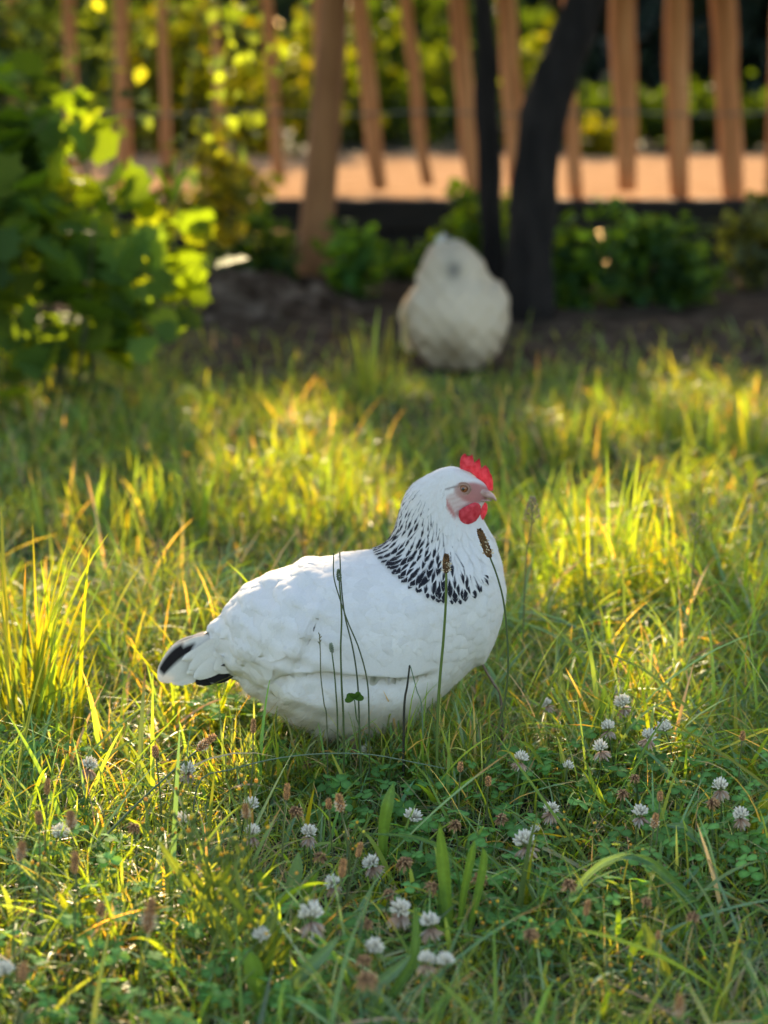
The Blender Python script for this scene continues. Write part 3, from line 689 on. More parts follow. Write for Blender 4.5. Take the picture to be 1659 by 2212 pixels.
# fluff and soft edge hairs
nh = 34000; hid = rh.integers(0, len(HV), nh); hid = hid[~front_face[hid]]
xh, yh = x[hid], y[hid]; flf = sstep(960, 1060, yh)*(1-sstep(1150, 1350, xh)); flf = np.maximum(flf, (1-sstep(380, 440, xh))*.6*(yh > 1000))
pk = rh.random(len(hid)) < (.25+.75*flf); hid = hid[pk]; flf = flf[pk]; xh = xh[pk]
Nh = HN[hid]; Dh = flow(HV[hid], Nh, neck[hid])+rh.normal(size=(len(hid), 3))*.25; Dh /= np.linalg.norm(Dh, axis=1)[:, None]
Lh = .0045+.010*flf*rh.random(len(hid)); V, F = hairs(HV[hid]+Nh*.0008, Nh, Dh*.9+Nh*(.25+.25*flf[:, None]), Lh, .00035+.0002*flf, rh)
nfb = sum(len(q) for v in hb.F.values() for q in v)
Ch = body_col(V)
hb.add(V, F, Ch)
V_, F_, C_ = hb.get(); mi = np.zeros(sum(len(f) for f in F_), int); mi[-len(F):] = 1
part('body', V_, F_, [M['feather'], M['fluff']], hen, C_, True, mi)
# unused vertices of the two splits are harmless; compact the hackle
u, inv = np.unique(hackle_F.ravel(), return_inverse=True)
part('neck_hackle', hackle_V[u], inv.reshape(-1, 4), M['feather'], hen, hackle_C[u])['label'] = 'white neck feathers each with a black centre, forming a flecked cape'

# tail feathers
def quill(base, mid, tip, width, colf, yoff, thick=.0012, n=12, tilt=0.0):
    C = smooth_path([base, mid, tip], n); C[:, 1] += yoff; T = np.gradient(C, axis=0); T /= np.linalg.norm(T, axis=1)[:, None]
    up = np.cross(T, [0, 1, 0]); s = np.linspace(0, 1, n); wp = width*np.where(s < .6, .55+.75*s, np.sqrt((1-((s-.6)/.4).clip(0, 1)**1.8).clip(0, 1))); wp[-1] = width*.15
    ws = np.linspace(-1, 1, 9); V = []; Cc = []
    for side in (-1, 1):
        for i in range(n):
            for q in ws:
                V.append(C[i]+up[i]*wp[i]*q+np.array([0, side*thick*(1-q*q)+tilt*q*wp[i]-.25*wp[i]*(1-q*q)*-1*0, 0])); Cc.append(colf(s[i], q))
    i, j = np.meshgrid(np.arange(n-1), np.arange(8), indexing='ij'); i = i.ravel(); j = j.ravel(); F = np.stack([i*9+j, i*9+j+1, (i+1)*9+j+1, (i+1)*9+j], 1)
    return np.array(V), np.concatenate([F, F[:, ::-1]+n*9]), np.array(Cc)
def bc(k):
    def f(s, q):
        m = (s > .25) and abs(q+.1) < .62*k*(1 if s < .9 else .6) and ((math.sin(s*70+q*9)+math.sin(q*31+s*11)) > -1.2)
        return (.02, .018, .02) if m else (.78, .76, .72)
    return f
def core(k, s0, s1=.93):
    def f(s, q):
        e = .5+.5*math.sin(s*90+q*23)*math.sin(q*40+s*31)
        m = s0+.12*e < s < s1 and (-k-.1 < q+.2*e < k*.7 if k > 1 else -.80 < q+.12*e < -.85+k*1.3)
        return (.018, .016, .018) if m else (.69, .67, .64)
    return f
for i, (b, m_, t_, wd, cf, yo, tl) in enumerate([
    ((400,850),(270,872),(135,906),.0045,core(0, 2),.004,.2),((400,860),(270,885),(165,925),.011,core(.2, .6),.0,.2),((400,885),(240,915),(100,985),.017,core(.5, .3),.012,.1),
    ((400,890),(230,925),(85,1040),.0205,core(.60, .42),-.004,.05),((410,935),(270,985),(140,1055),.0125,core(0, 2),-.001,-.1),((420,945),(330,1005),(240,1050),.0105,core(1.6, .1, 1.01),-.006,.0),((430,960),(370,1000),(292,1035),.010,core(1.6, .2, 1.01),-.010,.0),
    ((450,905),(350,950),(235,1020),.0115,core(0, 2),-.014,.1),((460,895),(360,935),(205,1000),.0105,core(0, 2),-.0125,.1),((460,870),(330,895),(185,945),.009,core(0, 2),-.0118,.1),((450,880),(340,915),(215,985),.0125,core(0, 2),-.0135,.1),((450,860),(345,885),(225,940),.0125,core(0, 2),-.013,.15),((470,850),(385,862),(300,890),.012,core(0, 2),-.0125,.15),((470,900),(400,940),(320,985),.013,core(0, 2),-.017,.1),((390,930),(270,970),(150,1040),.013,core(.5, .4),.018,.1),((400,880),(280,900),(170,960),.015,core(.2, .6),.020,.2)]):
    V, F, C = quill(c1w(*b), c1w(*m_), c1w(*t_), wd, cf, yo-.004, tilt=tl, n=20); part('tail_feather', V, F, M['feather'], hen, C)

# comb: serrated red plate
def plate(outline, thick, ycen, mat, name, parent, color, yaw=0.0, bulge=1.0):
    import bmesh
    bm = bmesh.new(); P = [bm.verts.new((p[0], 0, p[2])) for p in outline]; f = bm.faces.new(P)
    bmesh.ops.triangulate(bm, faces=[f]); 
    for _ in range(2): bmesh.ops.subdivide_edges(bm, edges=[e for e in bm.edges if e.calc_length() > .0028], cuts=1, use_grid_fill=True); bmesh.ops.triangulate(bm, faces=bm.faces[:])
    bm.verts.index_update(); V = np.array([v.co[:] for v in bm.verts]); F = np.array([[v.index for v in f.verts] for f in bm.faces])
    bnd = np.array([v.is_boundary for v in bm.verts]); be = [(e.verts[0].index, e.verts[1].index) for e in bm.edges if e.is_boundary]
    bm.free(); O = V[bnd]
    d = np.sqrt(((V[:, None]-O[None])**2).sum(2)).min(1); h = thick/2*(.35+.65*np.sqrt((d/.004).clip(0, 1)))*bulge
    A = V.copy(); A[:, 1] = ycen-h; B = V.copy(); B[:, 1] = ycen+h; n = len(V)
    ed = np.array(be); side = np.stack([ed[:, 0], ed[:, 1], ed[:, 1]+n, ed[:, 0]+n], 1)
    Vt = np.concatenate([A, B]); o = part(name, Vt, [np.concatenate([F, F[:, ::-1]+n]), side], mat, parent, np.tile(color, (2*n, 1))); return o
def redmat():
    m, nt, bs, out = newmat('red_comb_skin'); L = nt.links
    tc = nt.nodes.new('ShaderNodeNewGeometry'); v = nt.nodes.new('ShaderNodeTexVoronoi'); v.inputs['Scale'].default_value = 750
    n = nt.nodes.new('ShaderNodeTexNoise'); n.inputs['Scale'].default_value = 160; L.new(tc.outputs['Position'], v.inputs['Vector']); L.new(tc.outputs['Position'], n.inputs['Vector'])
    r = nt.nodes.new('ShaderNodeValToRGB'); r.color_ramp.elements[0].color = (.48, .018, .035, 1); r.color_ramp.elements[1].color = (.80, .10, .13, 1)
    r.color_ramp.elements[0].position = .35; r.color_ramp.elements[1].position = .7; L.new(n.outputs[0], r.inputs[0]); L.new(r.outputs[0], bs.inputs['Base Color'])
    b = nt.nodes.new('ShaderNodeBump'); b.inputs['Strength'].default_value = .5; b.inputs['Distance'].default_value = .0006; L.new(v.outputs['Distance'], b.inputs['Height']); L.new(b.outputs[0], bs.inputs['Normal'])
    bs.inputs['Roughness'].default_value = .5
    tr = nt.nodes.new('ShaderNodeBsdfTranslucent'); tr.inputs[0].default_value = (.9, .02, .015, 1); mx = nt.nodes.new('ShaderNodeMixShader'); mx.inputs[0].default_value = .38
    L.new(bs.outputs[0], mx.inputs[1]); L.new(tr.outputs[0], mx.inputs[2]); L.new(mx.outputs[0], out.inputs[0]); return m
M['comb'] = redmat()
comb = [(1000,262),(998,190),(1010,140),(1035,108),(1060,98),(1078,128),(1090,160),(1108,125),(1133,108),(1146,150),(1155,198),(1185,172),(1213,150),(1224,205),(1232,262),(1255,238),(1276,225),(1290,255),(1298,285),(1316,270),(1326,310),(1345,335),(1358,395),(1360,450),(1356,505),(1320,500),(1270,465),(1225,430),(1195,400),(1170,350),(1120,305),(1060,285)]
plate([c2w(a, b, YH-.004) for a, b in comb], .0046, YH-.004, M['comb'], 'comb', hen, (.6, .04, .06))
def pillow(outline, thick, yc, mat, name, col, lean=(0, 0), rings=9):
    O = np.array(outline); c = O.mean(0); n = len(O); V = []; 
    for k in range(rings):
        s = math.cos(k/(rings-1)*math.pi/2) if k < rings-1 else .02; h = math.sin(k/(rings-1)*math.pi/2)*thick/2
        V.append(np.stack([c[0]+(O[:, 0]-c[0])*s, np.full(n, yc-h), c[2]+(O[:, 2]-c[2])*s], 1))
    V = np.concatenate(V); B = V.copy(); B[:, 1] = 2*yc-B[:, 1]; N_ = len(V)
    i, j = np.meshgrid(np.arange(rings-1), np.arange(n), indexing='ij'); i = i.ravel(); j = j.ravel(); k = (j+1) % n
    F = np.stack([i*n+j, i*n+k, (i+1)*n+k, (i+1)*n+j], 1); A = np.concatenate([V, B])
    A[:, 1] += lean[0]*(A[:, 2]-c[2])+lean[1]*(A[:, 0]-c[0])
    return part(name, A, np.concatenate([F, F[:, ::-1]+N_]), mat, hen, np.tile(col, (len(A), 1)))
wn = [(985,700),(982,760),(1000,810),(1025,840),(1055,857),(1090,857),(1130,843),(1170,822),(1200,785),(1220,745),(1227,700),(1222,655),(1200,625),(1160,612),(1120,622),(1075,645),(1030,665)]
wf = [(a_+16, b_+6) for a_, b_ in [(1130,640),(1150,760),(1165,820),(1190,834),(1215,810),(1245,775),(1270,725),(1281,680),(1278,640),(1262,612),(1225,608),(1170,615)]]
pillow([c2w(a, b, YH-.016) for a, b in wn], .0085, YH-.0245, M['comb'], 'wattle', (.5, .03, .04), (-.15, .2))
pillow([c2w(a, b, YH+.006) for a, b in wf], .0065, YH-.004, M['comb'], 'wattle', (.6, .03, .03), (.15, .2))['label'] = 'far wattle glowing red in the low sun'
# beak: upper and lower half, lofted towards the tip
M['beak'] = noisemat('beak_horn', [(.3, (.30, .17, .14)), (.7, (.46, .31, .27))], 120, .45, .1, spec=.4)
def beak(top, bot, w0, name, n=12):
    T = smooth_path([c2w(a, b, YH-.006) for a, b in top], n); B = smooth_path([c2w(a, b, YH-.006) for a, b in bot], n); V = []
    th = np.arange(12)*2*math.pi/12
    for i in range(n):
        c = (T[i]+B[i])/2; h = (T[i][2]-B[i][2])/2; w_ = w0*math.sqrt(max(0, 1-(i/(n-1))**1.6))+.0004
        yc = YH-.004-.006*i/(n-1)
        V += [(c[0]+(T[i][0]-B[i][0])/2*math.sin(a), yc+w_*math.cos(a), c[2]+h*math.sin(a)) for a in th]
    i, j = np.meshgrid(np.arange(n-1), np.arange(12), indexing='ij'); i = i.ravel(); j = j.ravel(); k = (j+1) % 12
    return part(name, V, [np.stack([i*12+j, (i+1)*12+j, (i+1)*12+k, i*12+k], 1), np.array([np.arange(12)[::-1]+(n-1)*12])], M['beak'], hen)
beak([(1190,430),(1270,470),(1330,510),(1370,545),(1398,598)], [(1180,570),(1260,582),(1330,588),(1365,596),(1392,612)], .0085, 'upper_beak')
beak([(1180,570),(1240,583),(1300,590),(1345,598)], [(1180,625),(1240,622),(1290,612),(1342,603)], .0070, 'lower_beak')
# nostril flap
Pn_ = c2w(1288, 522, YH-.012); V, F = ellipsoid(Pn_, (.0042, .0022, .0022)); part('nostril_flap', V, F, M['beak'], hen)
# eyes
def simple(name, col, rough=.3, spec=.5, metallic=0):
    m, nt, bs, out = newmat(name); bs.inputs['Base Color'].default_value = (*col, 1); bs.inputs['Roughness'].default_value = rough; bs.inputs['Specular IOR Level'].default_value = spec; return m
M['iris'] = simple('eye_iris', (.22, .085, .03), .08, .6); M['pupil'] = simple('eye_pupil', (.004, .003, .003), .05, .7); M['lid'] = simple('eyelid_skin', (.33, .20, .15), .6, .2)
for side in (-1, 1):
    p = c2w(1030, 455, YH-.003 if side < 0 else YH-.003)
    yy = YH-.003; s_ = side
    ys_ = np.linspace(0, .04, 200); d = hen_f(np.full(200, p[0]), yy+s_*ys_, np.full(200, p[2])); ysurf = yy+s_*ys_[np.argmax(d > 0)]
    V, F = ellipsoid((p[0], ysurf-s_*.0022, p[2]), (.0054, .0042, .0054), 24, 16)
    e = part('eye', V, F, M['iris'], hen)
    V, F = ellipsoid((p[0]-.0002, ysurf+s_*.0008, p[2]), (.0023, .0016, .0023), 18, 10); 
    q = mk_obj('pupil', mk_mesh('pupil', V-world_loc(hen), F, M['pupil']), e)
    for rad, th_, dy, nm in ((.0060, .0011, .0002, 'eyelid'), (.0080, .0009, -.0010, 'eyelid')):
        a = np.linspace(0, 2*math.pi, 25)[:-1]
        R = np.stack([p[0]+rad*1.08*np.cos(a), np.full(24, ysurf+s_*dy), p[2]+rad*.9*np.sin(a)], 1); R = np.concatenate([R, R[:1]])
        V, F = tube(R, th_, 6, cap=False); part(nm, V, F, M['lid'], hen)
# legs hidden in the grass
M['shank'] = noisemat('leg_scales', [(.3, (.20, .13, .10)), (.7, (.3, .21, .16))], 200, .6, .3, 400)
gz = lambda x, y: float(gheight(np.array(x), np.array(y)))
def foot(parent, x, y, yaw, z1, r=.005, name='leg'):
    m = MB(); z0 = gz(x, y); an = np.array([x, y, z0+.012])
    m.add(*tube([(x-.012, y, z1), (x-.006, y, (z1+z0)/2), an], [r*1.3, r, r*.9], 8), (.5, .4, .3))
    for da, L_ in ((-.5, .045), (0, .055), (.5, .045), (math.pi, .025)):
        c, s = math.cos(yaw+da), math.sin(yaw+da)
        m.add(*tube(smooth_path([an, an+np.array([c*L_*.4, s*L_*.4, .002]), (x+c*L_*.8, y+s*L_*.8, z0+.006), (x+c*L_, y+s*L_, z0+.003)], 8), np.linspace(r*.8, r*.3, 8), 7), (.5, .4, .3))
    m.part(name, M['shank'], parent)
foot(hen, c1w(930, 0)[0], YH-.045, 0, .07); foot(hen, c1w(1010, 0)[0], YH+.045, .1, .07)

# ------------------------------------------------------------------ second hen, seen from behind, out of focus
Y2_ = 5.75; KD = (Y2_*1.02)/FPX
def d2(x, y, dy=0): return at(x, y, Y2_+dy)
def ell(X, Y, Z, c, r):
    q = np.sqrt(((X-c[0])/r[0])**2+((Y-c[1])/r[1])**2+((Z-c[2])/r[2])**2+1e-9); return (q-1)*min(r)
def hen2_f(X, Y, Z):
    f = ell(X, Y, Z, d2(990, 690, -.02), (100*KD, .15, 108*KD))
    f = smin(f, ell(X, Y, Z, d2(978, 592, .0), (70*KD, .10, 64*KD)), .022)
    f = smin(f, ell(X, Y, Z, d2(966, 552, .02), (40*KD, .045, 36*KD)), .02)
    f = smin(f, ell(X, Y, Z, d2(908, 672, -.03), (28*KD, .07, 56*KD)), .03)
    f = smin(f, ell(X, Y, Z, d2(1066, 678, .0), (34*KD, .11, 74*KD)), .012)
    f = smin(f, ell(X, Y, Z, d2(985, 752, -.01), (72*KD, .09, 52*KD)), .03)
    f = smin(f, ell(X, Y, Z, d2(985, 700, .17), (60*KD, .10, 60*KD)), .04)     # breast and neck, bent down beyond
    f = smin(f, ell(X, Y, Z, d2(1000, 735, .26), (30*KD, .08, 32*KD)), .03)
    f = f+.0018*np.sin(X*48+Z*31)*np.sin(Z*63-X*20)+.002*np.sin(X*130)*np.sin(Z*110)
    return f
c = d2(985, 690)
hen2 = empty('hen', (c[0], Y2_, 0), 'blurred pale cream hen seen from behind beside the thick dark trunk', 'hen')
V, F = surface_nets(hen2_f, (c[0]-.21, Y2_-.22, .01), (c[0]+.21, Y2_+.40, d2(0, 490)[2]+.03), .005)
N2 = grad(hen2_f, V); N2 /= np.linalg.norm(N2, axis=1)[:, None].clip(1e-6)
def col2(P):
    dx = (P[:, 0]-c[0]); z = P[:, 2]; zt = d2(0, 560)[2]
    cc = np.tile([.60, .50, .37], (len(P), 1))
    m = np.exp(-((dx+.015)/.045)**2-((z-d2(0, 740)[2])/.06)**2)[:, None]*.8; cc = cc*(1-m)+np.array([.27, .20, .12])*m  # brown shading of the underside painted into the plumage
    m = np.exp(-((dx+.01)/.022)**2-((z-d2(0, 575)[2])/.026)**2)[:, None]*.85; cc = cc*(1-m)+np.array([.10, .10, .095])*m
    return cc
ct = thin(V, np.full(len(V), .012), rh); P, N = V[ct], N2[ct]; T = np.tile([0, -.5, .5], (len(P), 1)).astype(float); T[:, 2] = -.6; T -= N*(T*N).sum(1)[:, None]; T /= np.linalg.norm(T, axis=1)[:, None].clip(1e-5)
V3, F3, _ = feathers(hen2_f, P, N, T, np.full(len(P), .026), np.full(len(P), .011), np.full(len(P), .003), np.full(len(P), -.0005), 6, 4, 'round')
m = MB(); m.add(V, F, col2(V)); m.add(V3, F3, col2(V3)); m.part('body', M['feather'], hen2)
for i, (dx, tz, dk) in enumerate([(-16, 508, 0), (-5, 502, 0), (6, 506, .5), (16, 516, 0), (0, 520, 1)]):
    b, mm, t_ = d2(968+dx*.3, 580, .0), d2(966+dx*.8, 545, .0), d2(962+dx, tz, -.01)
    V, F, C = quill(b, mm, t_, .012, (lambda s, q: (.12, .12, .11)) if dk else (lambda s, q: (.5, .49, .46)), .0); V[:, [0, 1]] = np.stack([V[:, 0], V[:, 1]], 1)
    part('tail_feather', V, F, M['feather'], hen2, C)
V, F = ellipsoid(d2(1002, 752, .33), (.022, .03, .024)); part('head', V, F, M['feather'], hen2, np.tile([.5, .48, .44], (len(V), 1)))
V, F = tube([d2(1002, 757, .355), d2(1004, 764, .385)], [.009, .001], 8); part('beak', V, F, M['beak'], hen2)
V, F = ellipsoid(d2(1002, 738, .335), (.003, .02, .012)); part('comb', V, F, M['comb'], hen2)
for sx_, n_ in ((-1, 7), (1, 3)):
    for q_ in range(n_):
        b_ = d2(985+sx_*(58-q_*3), 622+q_*9, -.05); m_ = d2(985+sx_*(92+q_*2), 640+q_*13, -.01+.01*q_); t_ = d2(985+sx_*(104-q_*4+(18 if sx_ < 0 else 0)), 690+q_*12, .01*q_)
        V, F, C = quill(b_, m_, t_, .016, lambda s, q: (.74, .60, .38), .0, n=10); part('wing_feather', V, F, M['feather'], hen2, C)
foot(hen2, d2(955, 0)[0], Y2_-.02, math.pi/2, .10, .007); foot(hen2, d2(1022, 0)[0], Y2_-.02, math.pi/2, .10, .007)
# ------------------------------------------------------------------ grass
rg = np.random.default_rng(3)
CG = {'g': (.142, .268, .060), 'b': (.138, .265, .140), 'y': (.205, .280, .04), 's': (.44, .37, .24), 'd': (.085, .160, .045), 'p': (.30, .40, .23)}
def noise2(x, y, f, s=0):
    return (np.sin(x*f+s)*np.sin(y*f*1.13+s*2)+np.sin(x*f*2.3+y*f*1.1+s*3)*.6+np.sin(y*f*2.7-x*f*.9+s*5)*.5)/2.1
def blades(x, y, L, W, az, lean, bend, col, nseg=6, twist=0.0, cols=2, z0=None, sag=0.0):
    """ribbons: each starts leaning, curves over and narrows to a point"""
    n = len(x); s = np.linspace(0, 1, nseg+1); ds = L/nseg
    z = (gheight(x, y) if z0 is None else z0)-.004
    dirh = np.stack([np.cos(az), np.sin(az)], 1); cx, cy2, cz = x.copy(), y.copy(), z.copy(); rows = []; sd0 = np.stack([-np.sin(az), np.cos(az), np.zeros(n)], 1)
    for i in range(nseg+1):
        th = lean+bend*s[i]**1.3; tw = twist*s[i] if np.isscalar(twist) else twist*s[i]
        wv = W*(.62+.38*min(1, s[i]*4))*(1-s[i]**2.2)**.8+W*.04
        nrm = np.stack([-dirh[:, 0]*np.cos(th), -dirh[:, 1]*np.cos(th), np.sin(th)], 1)
        sd = sd0*np.cos(tw)[:, None]+nrm*np.sin(tw)[:, None] if not np.isscalar(tw) else sd0
        c = np.stack([cx, cy2, np.maximum(cz, z+.001)], 1)
        if cols == 2: rows += [c-sd*wv[:, None]/2, c+sd*wv[:, None]/2]
        else: rows += [c-sd*wv[:, None]/2, c-nrm*wv[:, None]*.16, c+sd*wv[:, None]/2]
        cx = cx+dirh[:, 0]*np.sin(th)*ds; cy2 = cy2+dirh[:, 1]*np.sin(th)*ds; cz = cz+np.cos(th)*ds
    V = np.stack(rows, 1).reshape(-1, 3); per = (nseg+1)*cols; q = []
    for i in range(nseg):
        for j in range(cols-1): q.append([i*cols+j, i*cols+j+1, (i+1)*cols+j+1, (i+1)*cols+j])
    F = ((np.arange(n)*per)[:, None, None]+np.array(q)[None]).reshape(-1, 4)
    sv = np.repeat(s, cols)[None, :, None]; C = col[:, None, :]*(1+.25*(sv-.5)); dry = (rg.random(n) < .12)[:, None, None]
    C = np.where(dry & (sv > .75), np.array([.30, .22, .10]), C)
    return V, F, C.reshape(-1, 3)
def pick(n, w_, var=.22):
    ks = list(w_); p = np.array([w_[k] for k in ks]); i = rg.choice(len(ks), n, p=p/p.sum()); c = np.array([CG[k] for k in ks])[i]
    return c*(1+rg.normal(size=(n, 1))*var).clip(.4, 1.8)*(1+rg.normal(size=(n, 3))*.06)
HX = hen.location[0]
def zone(y0, y1, dens, margin=1.0, thr=None, tall=True):
    """roots spread over a strip of lawn, thinner outside what the photo shows"""
    A = []
    w1 = .19*y1+margin; n = int(dens*2*w1*(y1-y0)); x = rg.uniform(-w1, w1, n); y = rg.uniform(y0, y1, n)
    ins = np.abs(x) < .185*y+.08; k = ins | (rg.random(n) < .38); x, y = x[k], y[k]
    # not through the birds
    k = ~(((x-HX)/.15)**2+((y-YH)/(.06 if tall else .03))**2 < 1); x, y = x[k], y[k]
    c_ = hen2.location; k = ~(((x-c_[0])/.12)**2+((y-c_[1]-.05)/.16)**2 < 1); x, y = x[k], y[k]
    # bare bed
    e = bed_edge(x); k = (y < e+rg.normal(size=len(x))*.12) | (rg.random(len(x)) < .05); return x[k], y[k]
def nearhen(x, y): return np.exp(-(((x-HX-.02)/.22)**2+((y-2.36)/.16)**2))
gb = MB()
def grassbatch(x, y, Lm, Ls, Wm, lean, leans, bend, cols_, nseg, cols=2, twist=.6, tall=None):
    n = len(x); f = 1+.35*noise2(x, y, 6.3, 1)+.25*noise2(x, y, 17, 2)
    f *= (1-.3*nearhen(x, y)*(Lm > .05))*np.interp(y, [1.5, 2.1, 2.5], [.72, .78, 1.0]); f *= 1-.6*np.exp(-((x-hen2.location[0])/.2)**2-((y-5.2)/.6)**2)
    L = np.abs(Lm*f*(1+rg.normal(size=n)*Ls)).clip(.012, None)
    az = rg.random(n)*2*math.pi+1.2*noise2(x, y, 4, 4)
    le = np.abs(rg.normal(lean, leans, n)); be = np.abs(rg.normal(bend, .35, n)); W = Wm*rg.uniform(.6, 1.4, n)
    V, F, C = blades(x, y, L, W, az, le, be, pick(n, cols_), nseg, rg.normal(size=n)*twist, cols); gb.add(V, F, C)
w_near = {'g': 7, 'b': 3.5, 'y': 2.2, 's': 1.3, 'd': .9, 'p': 2.6}
x, y = zone(1.35, 3.3, 24000, .45, tall=False); grassbatch(x, y, .050, .35, .0016, .9, .45, .7, w_near, 4)
x, y = zone(1.35, 3.3, 7500, .45); grassbatch(x, y, .075, .35, .0026, .9, .45, .8, w_near, 6)
x, y = zone(1.35, 3.3, 2600, .45); grassbatch(x, y, .125, .3, .0046, .95, .4, .75, {'g': 5, 'b': 3, 'y': 2, 's': .5}, 8, 3)
x, y = zone(1.35, 3.3, 500, .5); grassbatch(x, y, .14, .3, .0011, .9, .4, .9, {'s': 5, 'p': 3, 'b': 2}, 8)
w_mid = {'g': 4, 'b': .6, 'y': 3, 's': .5, 'd': 3}
x, y = zone(3.3, 6.4, 5200, 1.0); grassbatch(x, y, .052, .35, .0030, .8, .4, .7, w_mid, 4)
x, y = zone(3.3, 6.4, 1300, 1.0); grassbatch(x, y, .078, .35, .0046, .6, .3, .8, w_mid, 5)
# taller, lusher growth behind and to the right of the hen
x, y = zone(2.7, 4.4, 450, .6); k = noise2(x, y, 3.1, 9) > .1; grassbatch(x[k], y[k], .13, .3, .0052, .5, .3, .8, {'g': 4, 'y': 4, 'b': 1}, 6, 3)
x, y = zone(2.35, 3.6, 1500, .3); k = (x > .22+.1*noise2(x, y, 9)) ; grassbatch(x[k], y[k], .15, .3, .0042, .7, .35, 1.1, {'g': 5, 'b': 4, 'y': 1}, 8, 3)
x = HX+rg.uniform(-.16, .17, 900); y = YH-.085+rg.normal(size=len(x))*.03; grassbatch(x, y, .105, .35, .0026, .45, .4, .8, w_near, 6)
x, y = zone(1.5, 3.0, 130, .3); k = ~((np.abs(x-HX) < .33) & (y > 2.2) & (y < 2.8)); x, y = x[k], y[k]; grassbatch(x, y, .21, .25, .0055, 1.0, .3, .6, {'g': 3, 'b': 3, 'p': 2, 'y': 2}, 12, 3)
x, y = zone(2.6, 5.2, 70, .6); grassbatch(x, y, .12, .25, .0030, .35, .25, .5, {'s': 1}, 6)
# rough grass outside the photograph
x = rg.uniform(-5, 5, 16000); y = rg.uniform(.2, 6.2, 16000); k = np.abs(x) > .19*y+.9; grassbatch(x[k], y[k], .09, .3, .006, .6, .3, .8, w_mid, 4)
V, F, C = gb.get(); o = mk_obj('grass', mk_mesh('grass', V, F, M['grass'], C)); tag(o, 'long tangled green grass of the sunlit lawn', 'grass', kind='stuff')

# clover leaves among the grass
def heart(n=10):
    a = np.linspace(-math.pi, math.pi, n, endpoint=False); r = .5*(1-.0*np.cos(a)); P = np.stack([.52+.48*np.cos(a), .50*np.sin(a)], 1)
    P[np.argmax(P[:, 0])] = (.90, 0); P[:, 1] *= np.interp(P[:, 0], [0, .3, .7, 1], [.45, .85, 1, 1]); return P
HE = heart(12)
def trefoils(x, y, h, size, r, tilt=.45):
    n = len(x); z = gheight(x, y); a0 = r.random(n)*6.283; N = rand_dirs(n, r); N[:, :2] *= tilt; N[:, 2] = 1; N /= np.linalg.norm(N, axis=1)[:, None]
    U = np.stack([np.cos(a0), np.sin(a0), np.zeros(n)], 1); U -= N*(U*N).sum(1)[:, None]; U /= np.linalg.norm(U, axis=1)[:, None]; W_ = np.cross(N, U)
    c = np.stack([x, y, z+h], 1); VV = []; L = np.concatenate([HE, [[.5, 0]]]); m = len(HE)
    fold = .16*np.abs(L[:, 1])+.03
    for k in range(3):
        a = k*2.094; d = U*math.cos(a)+W_*math.sin(a); b = -U*math.sin(a)+W_*math.cos(a)
        VV.append(c[:, None]+size[:, None, None]*(L[None, :, 0:1]*d[:, None]+L[None, :, 1:2]*b[:, None]+(fold-.14*L[:, 0]**2)[None, :, None]*N[:, None]))
    V = np.stack(VV, 1).reshape(-1, 3); k = np.arange(m); tri = np.stack([k, (k+1) % m, np.full(m, m)], 1)
    F = ((np.arange(n*3)*(m+1))[:, None, None]+tri[None]).reshape(-1, 3)
    col = np.array([.095, .215, .060])*(1+r.normal(size=(n, 1))*.25).clip(.5, 1.6); C = np.repeat(col, 3*(m+1), 0).reshape(n*3, m+1, 3); C[:, -1] *= 1.45
    # petiole
    bx = np.stack([x+r.normal(size=n)*.012, y+r.normal(size=n)*.012, z-.003], 1); s = W_*.0007
    PV = np.stack([bx-s, bx+s, c+s, c-s], 1).reshape(-1, 3); PF = (np.arange(n)*4)[:, None]+np.arange(4)[None]
    return V, F, C.reshape(-1, 3), PV, PF
x, y = zone(1.45, 3.1, 2400, .35); k = (noise2(x, y, 7, 3) > -.05+.6*(y > 2.5)); x, y = x[k], y[k]
h = rg.uniform(.018, .052, len(x)); sz = rg.uniform(.0075, .0145, len(x))
V, F, C, PV, PF = trefoils(x, y, h, sz, rg); m = MB(); m.add(V, F, C); m.add(PV, PF, (.07, .12, .03))
V, F, C = m.get(); o = mk_obj('clover_leaves', mk_mesh('clover_leaves', V, F, M['clover'], C)); tag(o, 'low round three part clover leaves spread through the grass', 'clover leaves', kind='stuff')
# dead thatch and bits of dry leaf on the ground
x, y = zone(1.5, 3.3, 1500, .3); n = len(x)
V, F, C = blades(x, y, rg.uniform(.02, .08, n), rg.uniform(.001, .003, n), rg.random(n)*6.28, rg.uniform(1.2, 1.5, n), rg.uniform(0, .3, n), pick(n, {'s': 1}, .35), 3, z0=gheight(x, y)+rg.uniform(.003, .02, n))
o = mk_obj('dry_thatch', mk_mesh('dry_thatch', V, F, M['grass'], C)); tag(o, 'pale dry straw lying between the grass blades', 'straw', kind='stuff')

